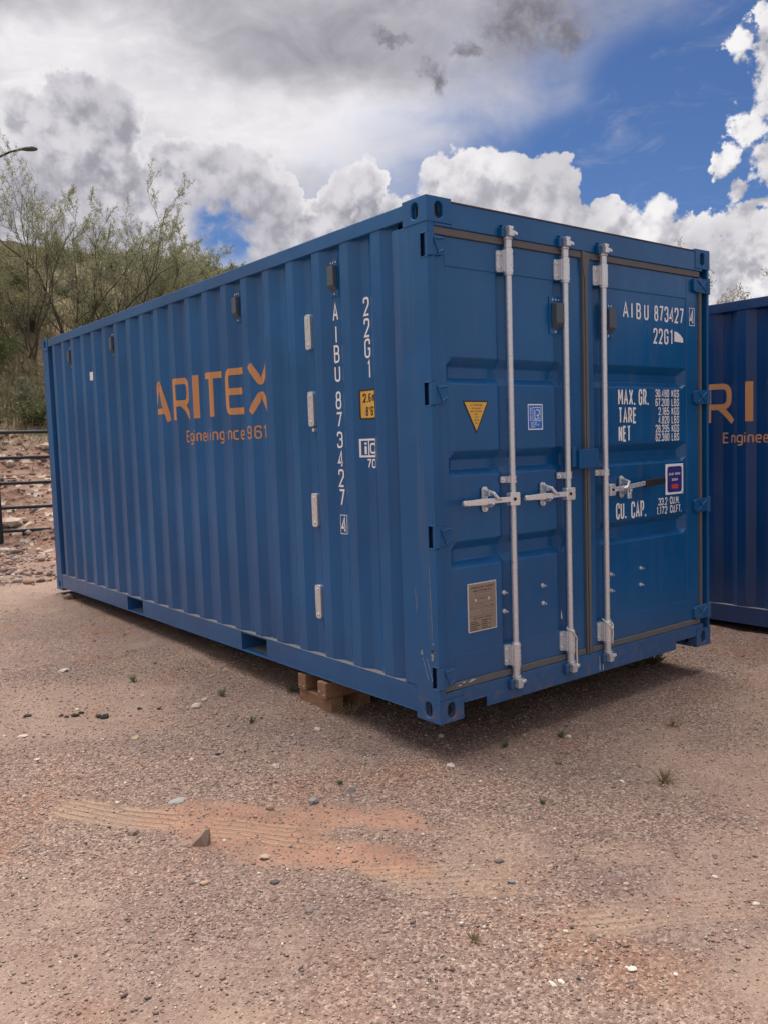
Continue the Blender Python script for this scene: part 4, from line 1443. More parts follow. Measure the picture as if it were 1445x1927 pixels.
def ground_z(x, y):
    x, y = np.asarray(x, float), np.asarray(y, float)
    yc = np.clip(y, -14, 14)
    z = -0.2 + 0.025 * yc
    near = sstep(-np.hypot(x, y), -30, -8)
    z = z + near * ((fbm(x, y, 0.6, 3, 3) - 0.5) * 0.05 + (fbm(x, y, 2.6, 3, 5) - 0.5) * 0.028)
    z = z + near * (1 - 0.65 * bare_mask(x, y)) * (fbm(x, y, 11.0, 3, 8) - 0.5) * 0.016
    return z + track_field(x, y)[0]

def toe(x):
    return 7.5 + 0.5 * (fbm(x, 0 * x, 0.3, 2, 12) - 0.5)

def hill_z(x, y):
    x, y = np.asarray(x, float), np.asarray(y, float)
    s = y - toe(x)
    r = np.where(s < 0, 0, np.where(s < 2.4, 0.052 * s * s, 0.2995 + 0.2496 * (s - 2.4)))
    s2 = np.maximum(s - 2.0, 0)
    r = r + np.where(s2 < 2, 0.095 * s2 * s2, 0.38 + 0.38 * (s2 - 2))
    H = 7.2 - 0.045 * np.clip(x - 5, 0, 60) + 0.5 * (fbm(x, y, 0.12, 2, 21) - 0.5)
    k = 0.8
    r = -k * np.log(np.exp(-r / k) + np.exp(-H / k))                   # soft crest
    lump = sstep(s, 0.2, 3.0)
    r = r + lump * ((fbm(x, y, 0.45, 3, 41) - 0.5) * 0.9 + (fbm(x, y, 2.2, 3, 43) - 0.5) * 0.22)
    base = -0.2 + 0.025 * np.clip(y, -14, 14)
    return np.where(s < 0, base - 0.05 + 0.1 * np.clip(s + 0.5, 0, 0.5), base + r)

def sheet(name, xs, ys, fz, mat, attrs=None, kind='structure'):
    X, Y = np.meshgrid(xs, ys)
    Z = fz(X, Y)
    nx, ny = len(xs), len(ys)
    co = np.stack([X, Y, Z], -1).reshape(-1, 3).astype(np.float32)
    idx = np.arange(nx * ny).reshape(ny, nx)
    q = np.stack([idx[:-1, :-1], idx[:-1, 1:], idx[1:, 1:], idx[1:, :-1]], -1).reshape(-1, 4)
    me = raw_mesh(name, co, q)
    me.polygons.foreach_set('use_smooth', np.ones(len(q), dtype=bool))
    for k, f in (attrs or {}).items():
        a = me.attributes.new(k, 'FLOAT', 'POINT')
        a.data.foreach_set('value', f(X, Y).reshape(-1).astype(np.float32))
    me.materials.append(mat)
    o = link_mesh(name, me)
    o['kind'] = kind
    return o

def raw_mesh(name, co, faces):
    """mesh from numpy arrays; faces all of one size"""
    me = bpy.data.meshes.new(name)
    n, k = faces.shape
    me.vertices.add(len(co))
    me.vertices.foreach_set('co', np.ascontiguousarray(co, dtype=np.float32).reshape(-1))
    me.loops.add(n * k)
    me.loops.foreach_set('vertex_index', np.ascontiguousarray(faces, dtype=np.int32).reshape(-1))
    me.polygons.add(n)
    me.polygons.foreach_set('loop_start', np.arange(0, n * k, k, dtype=np.int32))
    me.polygons.foreach_set('loop_total', np.full(n, k, dtype=np.int32))
    me.update(calc_edges=True)
    return me

def ground_mat():
    m, t, b = new_mat('yard_gravel')
    pos = t.node('ShaderNodeTexCoord').outputs['Object']
    bare = t.node('ShaderNodeAttribute', attribute_name='bare').outputs['Fac']
    red = t.node('ShaderNodeAttribute', attribute_name='red').outputs['Fac']
    big = t.noise(pos, 0.7, 4.0, 0.6)
    mid = t.noise(pos, 5.0, 5.0, 0.65)
    fine = t.noise(pos, 90.0, 4.0, 0.7)
    # two sizes of grit as coloured cells
    def grit(scale):
        v = t.node('ShaderNodeTexVoronoi', feature='F1')
        t.put(v.inputs['Vector'], pos)
        v.inputs['Scale'].default_value = scale
        return v.outputs['Distance'], v.outputs['Color']
    d1, c1 = grit(98.0)
    d2, c2 = grit(200.0)
    r1 = t.sep(c1)[0]
    r2 = t.sep(c2)[1]
    ramp = t.node('ShaderNodeValToRGB')
    t.put(ramp.inputs[0], t.math('ADD', t.math('MULTIPLY', r1, 0.78), t.math('MULTIPLY', r2, 0.22)))
    els = ramp.color_ramp.elements
    els[0].position, els[0].color = 0.0, (0.095, 0.062, 0.050, 1)
    els[1].position, els[1].color = 1.0, (0.66, 0.54, 0.44, 1)
    for p, c in ((0.24, (0.165, 0.108, 0.088, 1)), (0.50, (0.255, 0.172, 0.140, 1)), (0.72, (0.325, 0.228, 0.186, 1)), (0.88, (0.45, 0.345, 0.28, 1))):
        e = els.new(p)
        e.color = c
    g = ramp.outputs[0]
    g = t.mix(t.smooth(big, 0.38, 0.66), t.mix(0.35, g, (0.170, 0.120, 0.110)), g)
    tint = t.noise(pos, 1.7, 5.0, 0.6)
    g = t.mix(t.smooth(tint, 0.50, 0.70, 0.0, 0.55), g, t.mix(1.0, g, (1.12, 0.86, 0.70), 'MULTIPLY'))
    g = t.mix(t.smooth(tint, 0.50, 0.32, 0.0, 0.6), g, t.mix(1.0, g, (0.80, 0.82, 0.86), 'MULTIPLY'))
    dust = t.mix(t.smooth(mid, 0.3, 0.7), (0.270, 0.178, 0.138), (0.385, 0.275, 0.212))
    dust = t.mix(t.math('MULTIPLY', t.smooth(r2, 0.72, 0.98), 0.45), dust, (0.46, 0.36, 0.28))
    dust = t.mix(t.math('MULTIPLY', t.smooth(r1, 0.80, 0.99), 0.55), dust, (0.15, 0.10, 0.085))
    col = t.mix(t.math('MULTIPLY', bare, 0.86), g, dust)
    rsoil = t.mix(t.smooth(mid, 0.3, 0.7), (0.290, 0.130, 0.085), (0.390, 0.205, 0.140))
    rsoil = t.mix(t.math('MULTIPLY', t.smooth(r2, 0.75, 0.98), 0.4), rsoil, (0.45, 0.32, 0.24))
    col = t.mix(t.math('MULTIPLY', red, t.lin(t.math('ADD', t.math('MULTIPLY', mid, 0.6), t.math('MULTIPLY', r1, 0.4)), 0.3, 0.7, 0.25, 0.95)), col, rsoil)
    col = t.mix(t.math('MULTIPLY', t.smooth(fine, 0.35, 0.7), 0.25), col, t.mix(0.5, col, (0.12, 0.085, 0.07)))
    b.inputs['Roughness'].default_value = 0.95
    b.inputs['Specular IOR Level'].default_value = 0.15
    trk = t.node('ShaderNodeAttribute', attribute_name='track').outputs['Fac']
    acr = t.node('ShaderNodeAttribute', attribute_name='across').outputs['Fac']
    acr = t.math('ADD', acr, t.math('MULTIPLY', t.math('SUBTRACT', t.noise(pos, 14.0, 3.0, 0.6), 0.5), 0.008))
    rib = t.math('MULTIPLY', t.math('ADD', t.math('COSINE', t.math('MULTIPLY', acr, 6.2832 / 0.038)), 1.0), 0.5)
    ribm = t.math('MULTIPLY', trk, t.smooth(mid, 0.30, 0.52))
    col = t.mix(t.math('MULTIPLY', ribm, t.smooth(rib, 0.2, 0.8, 0.05, 0.55)), col, (0.42, 0.275, 0.185))
    h = t.math('ADD', t.math('MULTIPLY', t.smooth(d1, 0.0, 0.7, 1.0, 0.0), r1), t.math('MULTIPLY', t.smooth(d2, 0.0, 0.7, 0.5, 0.0), r2))
    h = t.math('MULTIPLY', h, t.math('SUBTRACT', 1.0, t.math('MULTIPLY', bare, 0.55)))
    h = t.math('ADD', h, t.math('MULTIPLY', fine, 0.5))
    h = t.math('ADD', h, t.math('MULTIPLY', ribm, t.math('MULTIPLY', rib, 2.6)))
    t.put(b.inputs['Base Color'], col)
    bump(t, b, h, 0.9, 0.006)
    return m

def hill_mat():
    m, t, b = new_mat('bank_soil')
    pos = t.node('ShaderNodeTexCoord').outputs['Object']
    big = t.noise(pos, 0.35, 5.0, 0.65)
    mid = t.noise(pos, 2.2, 6.0, 0.7)
    v = t.node('ShaderNodeTexVoronoi', feature='F1')
    t.put(v.inputs['Vector'], pos)
    v.inputs['Scale'].default_value = 9.0
    cell = t.sep(v.outputs['Color'])[0]
    soil = t.mix(t.smooth(mid, 0.3, 0.7), (0.200, 0.115, 0.088), (0.320, 0.210, 0.160))
    dry = t.mix(t.smooth(mid, 0.35, 0.65), (0.130, 0.118, 0.066), (0.240, 0.205, 0.120))
    z = t.sep(pos)[2]
    up = t.smooth(t.math('ADD', z, t.math('MULTIPLY', t.math('SUBTRACT', big, 0.5), 3.0)), 1.1, 2.4)
    col = t.mix(t.math('MULTIPLY', up, t.smooth(big, 0.3, 0.6, 0.55, 1.0)), soil, dry)
    st = t.math('MULTIPLY', t.smooth(cell, 0.78, 0.86), t.math('SUBTRACT', 1.0, t.math('MULTIPLY', up, 0.8)))
    col = t.mix(st, col, (0.42, 0.34, 0.28))
    t.put(b.inputs['Base Color'], col)
    b.inputs['Roughness'].default_value = 0.95
    b.inputs['Specular IOR Level'].default_value = 0.1
    bump(t, b, t.math('ADD', mid, t.math('MULTIPLY', v.outputs['Distance'], 0.7)), 0.8, 0.08)
    return m

def grow(a, b, step, ratio, end):
    """fine steps from a to b, then ever wider ones to +-end"""
    mid = list(np.arange(a, b + 1e-6, step))
    lo, hi, s = [], [], step
    x = a
    while x > -end:
        s *= ratio
        x -= s
        lo.append(x)
    s, x = step, b
    while x < end:
        s *= ratio
        x += s
        hi.append(x)
    return np.array(lo[::-1] + mid + hi)

M_GROUND, M_HILL = ground_mat(), hill_mat()
sheet('ground', grow(-3.4, 4.6, 0.024, 1.18, 900), grow(-3.0, 5.2, 0.024, 1.18, 900), ground_z, M_GROUND, {'bare': bare_mask, 'red': red_mask, 'track': lambda x, y: track_parts(x, y)[0], 'across': lambda x, y: track_parts(x, y)[1]})
sheet('bank', grow(-6.0, 16.0, 0.16, 1.10, 70), np.concatenate([np.arange(7.0, 24.0, 0.14), np.arange(24.2, 40, 1.0), [45, 55, 70, 90]]), hill_z, M_HILL)

# the pale bench of cut rock behind the bank
def bench():
    m, t, b = new_mat('pale_rock')
    pos = t.node('ShaderNodeTexCoord').outputs['Object']
    n = t.noise(t.vmath('MULTIPLY', pos, (0.25, 0.25, 1.2)), 1.0, 6.0, 0.65)
    n2 = t.noise(pos, 1.6, 5.0, 0.7)
    col = t.mix(t.smooth(n, 0.35, 0.65), (0.20, 0.165, 0.145), (0.36, 0.31, 0.27))
    col = t.mix(t.smooth(n2, 0.55, 0.7), col, (0.13, 0.13, 0.085))
    t.put(b.inputs['Base Color'], col)
    b.inputs['Roughness'].default_value = 0.95
    bump(t, b, n2, 0.7, 0.4)
    xs = np.arange(-20, 90, 0.7)
    prof = [(0, -2), (1.0, 2.0), (1.6, 4.5), (4.0, 5.6), (4.8, 7.5), (12, 8.2), (40, 8.0)]
    vs, fs = [], []
    n_ = len(prof)
    for i, x in enumerate(xs):
        hgt = 1.76 - 0.0030 * max(0, x - 10) + 0.05 * (fbm(np.array(x), np.array(0.0), 0.15, 3, 61) - 0.5)
        for j, (dy, z) in enumerate(prof):
            jit = 1.6 * (fbm(np.array(x), np.array(j * 7.0), 0.5, 3, 63) - 0.5)
            vs.append((x, 44 + dy + jit, 0.4 + float(hgt) * z + 0.5 * (fbm(np.array(x), np.array(j * 3.0), 0.8, 2, 65) - 0.5)))
    for i in range(len(xs) - 1):
        for j in range(n_ - 1):
            fs.append((i * n_ + j, (i + 1) * n_ + j, (i + 1) * n_ + j + 1, i * n_ + j + 1))
    mb = MB()
    mb.add(vs, fs)
    o = mb.build('rock_bench', m)
    o['kind'] = 'structure'
bench()

# ------------------------------------------------------------------ stones
PHI = (1 + 5 ** 0.5) / 2
ICO_V = np.array([(-1, PHI, 0), (1, PHI, 0), (-1, -PHI, 0), (1, -PHI, 0), (0, -1, PHI), (0, 1, PHI), (0, -1, -PHI), (0, 1, -PHI), (PHI, 0, -1), (PHI, 0, 1), (-PHI, 0, -1), (-PHI, 0, 1)]) / math.hypot(1, PHI)
ICO_F = np.array([(0, 11, 5), (0, 5, 1), (0, 1, 7), (0, 7, 10), (0, 10, 11), (1, 5, 9), (5, 11, 4), (11, 10, 2), (10, 7, 6), (7, 1, 8), (3, 9, 4), (3, 4, 2), (3, 2, 6), (3, 6, 8), (3, 8, 9), (4, 9, 5), (2, 4, 11), (6, 2, 10), (8, 6, 7), (9, 8, 1)])
OCT_V = np.array([(1, 0, 0), (-1, 0, 0), (0, 1, 0), (0, -1, 0), (0, 0, 1), (0, 0, -1)], float)
OCT_F = np.array([(0, 2, 4), (2, 1, 4), (1, 3, 4), (3, 0, 4), (2, 0, 5), (1, 2, 5), (3, 1, 5), (0, 3, 5)])

def stone_mat():
    m, t, b = new_mat('stone')
    col = t.node('ShaderNodeAttribute', attribute_name='tone').outputs['Color']
    pos = t.node('ShaderNodeTexCoord').outputs['Object']
    n = t.noise(pos, 70.0, 4.0, 0.65)
    t.put(b.inputs['Base Color'], t.mix(t.math('MULTIPLY', t.smooth(n, 0.35, 0.7), 0.45), col, t.mix(0.45, col, (0.13, 0.10, 0.085))))
    b.inputs['Roughness'].default_value = 0.9
    b.inputs['Specular IOR Level'].default_value = 0.2
    return m
M_STONE = stone_mat()

TONES = np.array([(0.275, 0.188, 0.155), (0.200, 0.135, 0.112), (0.34, 0.245, 0.20), (0.40, 0.31, 0.25), (0.50, 0.41, 0.33), (0.145, 0.105, 0.098), (0.26, 0.215, 0.195), (0.30, 0.165, 0.115), (0.56, 0.50, 0.44), (0.10, 0.085, 0.085)])
TP = np.array([.20, .10, .22, .16, .09, .05, .09, .05, .03, .01])

def pebbles(name, px, py, pz, size, seed, label=None, base='ico', flat=(0.45, 0.85), tones=TONES, tp=TP, sink=0.25):
    rs = np.random.RandomState(seed)
    n = len(px)
    V, F = (ICO_V, ICO_F) if base == 'ico' else (OCT_V, OCT_F)
    k = len(V)
    rad = 1 + 0.5 * (rs.rand(n, k) - 0.5)
    p = V[None] * rad[..., None]
    if base == 'oct':
        p = p + 0.35 * (rs.rand(n, k, 3) - 0.5)
    sc = np.stack([rs.uniform(0.75, 1.25, n), rs.uniform(0.6, 1.0, n), rs.uniform(flat[0], flat[1], n)], -1)
    p = p * sc[:, None, :]
    tl, ta = rs.uniform(-0.5, 0.5, n), rs.uniform(0, 2 * math.pi, n)
    ct, st = np.cos(tl)[:, None], np.sin(tl)[:, None]
    y, z = p[..., 1] * ct - p[..., 2] * st, p[..., 1] * st + p[..., 2] * ct
    ca, sa = np.cos(ta)[:, None], np.sin(ta)[:, None]
    x, y = p[..., 0] * ca - y * sa, p[..., 0] * sa + y * ca
    p = np.stack([x, y, z], -1) * size[:, None, None]
    p += np.stack([px, py, pz + size * sc[:, 2] * (1 - 2 * sink) * 0.8], -1)[:, None, :]
    faces = (F[None] + (np.arange(n) * k)[:, None, None]).reshape(-1, 3)
    me = raw_mesh(name, p.reshape(-1, 3), faces)
    ti = rs.choice(len(tones), n, p=tp / tp.sum())
    c = tones[ti] * rs.uniform(0.82, 1.18, (n, 1))
    ca_ = np.concatenate([np.repeat(c, k, 0), np.ones((n * k, 1))], -1).astype(np.float32)
    a = me.attributes.new('tone', 'FLOAT_COLOR', 'POINT')
    a.data.foreach_set('color', ca_.reshape(-1))
    me.materials.append(M_STONE)
    o = link_mesh(name, me)
    o['kind'] = 'stuff'
    return o

def scatter(n, x0, x1, y0, y1, seed, keep):
    rs = np.random.RandomState(seed)
    x, y = rs.uniform(x0, x1, n), rs.uniform(y0, y1, n)
    k = rs.rand(n) < keep(x, y)
    return x[k], y[k], rs

def in_view(x, y):
    """only the yard the picture shows, and a margin about it"""
    dx, dy = x - CAM.x, y - CAM.y
    f = dx * math.sin(YAW) + dy * math.cos(YAW)
    s = dx * math.cos(YAW) - dy * math.sin(YAW)
    return (f > 1.3) & (np.abs(s) < 0.62 * f + 0.5)

def gdens(x, y):
    return in_view(x, y) * (1 - 0.80 * bare_mask(x, y))

x, y, rs = scatter(190000, -3.2, 3.6, -3.0, 3.2, 1, gdens)
pebbles('gravel', x, y, ground_z(x, y), np.clip(rs.lognormal(math.log(0.0036), 0.42, len(x)), 0.0016, 0.011), 2, base='oct', flat=(0.35, 0.7))
x, y, rs = scatter(13000, -3.2, 5.5, -3.0, 8.0, 3, lambda x, y: in_view(x, y) * (0.10 + 0.90 * (1 - bare_mask(x, y))))
pebbles('pebbles', x, y, ground_z(x, y), np.clip(rs.lognormal(math.log(0.0062), 0.42, len(x)), 0.003, 0.022), 4, flat=(0.35, 0.65), sink=0.42)
x, y, rs = scatter(26000, -3.5, 4.0, 6.6, 14.5, 5, lambda x, y: in_view(x, y) * np.clip(1.15 - 0.13 * np.abs(y - 9.2), 0.05, 1) * sstep(fbm(x, y, 0.8, 3, 71), 0.38, 0.66))
pebbles('rubble', x, y, np.maximum(hill_z(x, y), ground_z(x, y)), np.clip(rs.lognormal(math.log(0.016), 0.60, len(x)), 0.008, 0.14), 6, tp=np.array([.24, .20, .16, .09, .05, .06, .04, .15, .01, .0]), sink=0.32)

def rock(x, y, size, tone, label, seed, flat=(0.5, 0.8), surf=ground_z, group=None, subdiv=True, sharp=False, name='rock', cat='rock', sink=0.34, stretch=(1, 1)):
    rs = np.random.RandomState(seed)
    bm = bmesh.new()
    bmesh.ops.create_icosphere(bm, subdivisions=1 if sharp else 2, radius=1.0)
    sc = (rs.uniform(.9, 1.2) * stretch[0], rs.uniform(.7, .95) * stretch[1], rs.uniform(*flat))
    planes = [(Vector(rs.normal(size=3)).normalized(), rs.uniform(.55, .85)) for _ in range(9)]
    for v in bm.verts:
        for nrm, d in planes:
            e = v.co.dot(nrm) - d
            if e > 0: v.co -= nrm * e
        v.co += Vector(rs.normal(size=3)) * 0.025
        v.co = Vector((v.co.x * sc[0], v.co.y * sc[1], v.co.z * sc[2])) * size
    me = bpy.data.meshes.new(name)
    bm.to_mesh(me)
    bm.free()
    a = me.attributes.new('tone', 'FLOAT_COLOR', 'POINT')
    a.data.foreach_set('color', np.tile(np.array(list(tone) + [1.0], np.float32), len(me.vertices)))
    me.materials.append(M_STONE)
    o = link_mesh(name, me)
    o.location = (x, y, float(surf(np.array(x), np.array(y))) + size * sc[2] * (1 - 2 * sink) * .8)
    o.rotation_euler = (rs.uniform(-.2, .2), rs.uniform(-.2, .2), rs.uniform(0, 6.28))
    return tag(o, label, cat, group)

# ------------------------------------------------------------------ timber cribbing under the side of the front container
def timber(x0, x1, y0, y1, z0, z1, label, nails=()):
    cx, cy, cz = (x0 + x1) / 2, (y0 + y1) / 2, (z0 + z1) / 2
    mb = MB()
    mb.box(x0 - cx, x1 - cx, y0 - cy, y1 - cy, z0 - cz, z1 - cz)
    if x1 - x0 > y1 - y0:      # keep the grain along the beam
        mb.v = [(v[1], v[0], v[2]) for v in mb.v]
    o = mb.build('timber_block', M_WOOD, None, bevel=0.004)
    o.location = (cx, cy, cz)
    if x1 - x0 > y1 - y0: o.rotation_euler = (0, 0, math.pi / 2)
    tag(o, label, 'timber', 'timber blocks under the front container')
    for (wx, wy, wz) in nails:
        nb = MB()
        nb.cyl((0, 0, 0), (-0.003, 0, 0), 0.0052, 8)
        n = nb.build('nail', M_STEEL, o)
        n.matrix_parent_inverse = Matrix.Identity(4)
        loc = Vector((wx - cx, wy - cy, wz - cz))
        if x1 - x0 > y1 - y0:
            n.location = (loc.y, -loc.x, loc.z)
            n.rotation_euler = (0, 0, -math.pi / 2)
        else:
            n.location = loc
    return o
ZG = -0.176
timber(0.010, 0.100, 0.985, 1.330, ZG - 0.004, ZG + 0.0875, 'outer bottom timber of the crib, lying along the container side')
timber(0.215, 0.305, 0.985, 1.330, ZG - 0.004, ZG + 0.0875, 'inner bottom timber of the crib, deep in the shade under the container')
timber(-0.004, 0.62, 1.235, 1.322, ZG + 0.088, 0.0105, 'top crosswise timber farther from the doors, two nail heads in its end', [(-0.004, 1.256, -0.060), (-0.004, 1.300, -0.062)])
timber(-0.022, 0.62, 0.990, 1.078, ZG + 0.088, 0.0105, 'top crosswise timber nearer the doors, two nail heads in its end', [(-0.022, 1.012, -0.064), (-0.022, 1.056, -0.050)])

# ------------------------------------------------------------------ padlock and cords
pad = empty('padlock', (1.492, -0.053, 1.042), 0, 'small grey padlock hanging from the right door handle', 'padlock')
mb = MB()
mb.box(-0.017, 0.017, -0.008, 0.008, 0, 0.034)
mb.build('lock_body', M_STEEL, pad, bevel=0.004)
mb = MB()
arc = [(-0.0115, 0, 0.030), (-0.0115, 0, 0.062)] + [(-0.0115 * math.cos(a), 0, 0.062 + 0.0115 * math.sin(a)) for a in np.linspace(0.3, math.pi - 0.3, 6)] + [(0.0115, 0, 0.062), (0.0115, 0, 0.030)]
mb.tube(arc, 0.0032, 8)
mb.build('shackle', M_GALV, pad, smooth=True)

def cord(path, label):
    P = [Vector(p) for p in path]
    out = []
    for i in range(len(P) - 1):
        a, b, c, d = P[max(i - 1, 0)], P[i], P[i + 1], P[min(i + 2, len(P) - 1)]
        for k in range(6):
            t = k / 6
            out.append(0.5 * ((2 * b) + (c - a) * t + (2 * a - 5 * b + 4 * c - d) * t * t + (3 * b - a - 3 * c + d) * t ** 3))
    out.append(P[-1])
    mb = MB()
    mb.tube(out, 0.0042, 6)
    o = mb.build('cord', M_ROPE, None, smooth=True)
    return tag(o, label, 'cord', 'white cords tied to the locking bars')
bx = 0.987
cord([(bx + .012, .012, .345), (bx - .024, -.010, .336), (bx - .014, -.040, .322), (bx + .006, -.046, .296), (bx + .030, -.036, .272), (bx + .030, -.034, .25), (bx + .027, -.036, .20), (bx + .030, -.036, .15), (bx + .024, -.038, .125)],
     'white cord slung over the bottom sleeve of the middle locking bar, its end hanging')
bx = 1.322
cord([(bx - .026, .002, .340), (bx - .026, -.018, .325), (bx - .010, -.042, .300), (bx + .006, -.046, .282), (bx + .022, -.036, .300), (bx + .027, -.014, .325), (bx + .020, .008, .338)],
     'white cord looped round the bottom sleeve of the right locking bar')
cord([(bx + .007, -.047, .283), (bx + .010, -.047, .25), (bx + .005, -.047, .215), (bx + .008, -.045, .195)],
     'short white cord end hanging from the loop on the right locking bar')

# ------------------------------------------------------------------ pipe fence on the foot of the bank
def fence():
    A, dirv = Vector((0.446, 10.046, 0)), Vector((0.955, -0.297, 0)).normalized()
    root = empty('pipe_fence', (A.x, A.y, 0.13), math.atan2(dirv.y, dirv.x), 'dark pipe fence panel of five rails in front of the rocky bank', 'fence')
    for h in (0.19, 0.53, 0.885, 1.255, 1.625):
        mb = MB()
        mb.tube([(-3.2, 0, h + .02), (-1.5, 0, h - .005), (0, 0, h), (1.4, 0, h - 0.004), (2.8, 0, h)], 0.024, 8)
        mb.build('rail', M_PIPE, root, smooth=True)
    for s in (-3.2, 0.0, 2.8):
        mb = MB()
        mb.cyl((s, 0.0, -0.25), (s, 0.0, 1.68), 0.034, 10)
        mb.build('post', M_PIPE, root, smooth=True)
    for s in (0.315, 2.4):
        mb = MB()
        mb.cyl((s, 0.0, -0.15), (s, 0.0, 0.175), 0.029, 8)
        mb.build('foot', M_PIPE, root, smooth=True)
fence()
mb = MB()
mb.box(-0.40, 0.0, -0.003, 0.003, 0, 0.27)
o = mb.build('sign_board', M_WHITE, None, bevel=0.001)
o.location = (0.424, 10.02, 1.26)
o.rotation_euler = (0, 0, -0.3)
tag(o, 'blank white sign board tied to the fence post at the left edge of the photo', 'sign')

# ------------------------------------------------------------------ street lamp on the bank
def lamp():
    hx, hy, hz = 4.09, 19.8, 9.12
    d = Vector((0.787, -0.616, 0))
    bx, by = hx - d.x * 2.3, hy - d.y * 2.3
    gz = float(hill_z(np.array(bx), np.array(by)))
    root = empty('street_lamp', (bx, by, gz), math.atan2(d.y, d.x), 'grey street lamp on a curved arm above the desert trees', 'street lamp')
    H = hz - gz
    mb = MB()
    mb.tube([(0, 0, -0.3), (0, 0, H - 0.75)], [0.07, 0.05], 12)
    mb.build('pole', M_PIPE, root, smooth=True)
    mb = MB()
    mb.tube([(0, 0, H - 0.80), (0.25, 0, H - 0.66), (0.9, 0, H - 0.42), (1.5, 0, H - 0.18), (1.85, 0, H - 0.04), (2.1, 0, H)], [0.034, 0.034, 0.032, 0.03, 0.028, 0.028], 8)
    mb.build('arm', M_PIPE, root, smooth=True)
    mb = MB()
    st = [(0, .04, .03), (0.08, .065, .045), (0.22, .105, .075), (0.36, .11, .08), (0.44, .085, .06), (0.48, .03, .02)]
    n = 12
    vs, fs = [], []
    for x, ry, rz in st:
        for k in range(n):
            a = 2 * math.pi * k / n
            vs.append((2.06 + x, ry * math.cos(a), H + 0.01 + (rz if math.sin(a) > 0 else rz * .6) * math.sin(a)))
    for i in range(len(st) - 1):
        for k in range(n):
            fs.append((i * n + k, i * n + (k + 1) % n, (i + 1) * n + (k + 1) % n, (i + 1) * n + k))
    fs += [tuple(range(n))[::-1], tuple(range((len(st) - 1) * n, len(st) * n))]
    mb.add(vs, fs)
    mb.build('lamp_head', plain('lamp_grey', (0.10, 0.10, 0.115), 0.5), root, smooth=True)
lamp()

# ------------------------------------------------------------------ plants
def leaf_mat(name, lo, hi, trans=0.35):
    m = bpy.data.materials.new(name)
    m.use_nodes = True
    t = NT(m.node_tree)
    b = t.n['Principled BSDF']
    rnd = t.node('ShaderNodeNewGeometry').outputs['Random Per Island']
    pos = t.node('ShaderNodeTexCoord').outputs['Object']
    c = t.mix(t.math('ADD', t.math('MULTIPLY', rnd, 0.65), t.math('MULTIPLY', t.noise(pos, 3.0, 2.0), 0.35)), lo, hi)
    t.put(b.inputs['Base Color'], c)
    b.inputs['Roughness'].default_value = 0.7
    b.inputs['Specular IOR Level'].default_value = 0.25
    tr = t.node('ShaderNodeBsdfTranslucent')
    t.put(tr.inputs['Color'], c)
    mx = t.node('ShaderNodeMixShader')
    mx.inputs[0].default_value = trans
    t.l.new(b.outputs[0], mx.inputs[1])
    t.l.new(tr.outputs[0], mx.inputs[2])
    t.l.new(mx.outputs[0], t.n['Material Output'].inputs['Surface'])
    return m
L_TREE = leaf_mat('desert_leaf', (0.215, 0.225, 0.125), (0.360, 0.370, 0.225))
L_OLIVE = leaf_mat('olive_leaf', (0.110, 0.125, 0.060), (0.210, 0.215, 0.110))
L_GREEN = leaf_mat('green_leaf', (0.075, 0.115, 0.040), (0.140, 0.190, 0.070))
L_DRY = leaf_mat('dry_leaf', (0.170, 0.125, 0.065), (0.320, 0.250, 0.140))
L_GREY = leaf_mat('grey_leaf', (0.150, 0.155, 0.100), (0.250, 0.250, 0.170))
M_BARK = plain('bark', (0.080, 0.062, 0.050), 0.9, 0, 0.35, 30)
M_DRYSTEM = plain('dry_stem', (0.20, 0.145, 0.095), 0.9, 0, 0.35, 30)

def quads_mesh(name, P, Ax, Bx, mat, parent):
    """many small leaves: centre P, half axes Ax, Bx (numpy n x 3)"""
    n = len(P)
    co = np.stack([P - Ax, P + Bx, P + Ax, P - Bx], 1).reshape(-1, 3)
    f = np.arange(n * 4).reshape(n, 4)
    me = raw_mesh(name, co, f)
    me.materials.append(mat)
    return link_mesh(name, me, parent)

def rand_dir(rs, n):
    v = rs.normal(size=(n, 3))
    return v / np.linalg.norm(v, axis=1, keepdims=True)

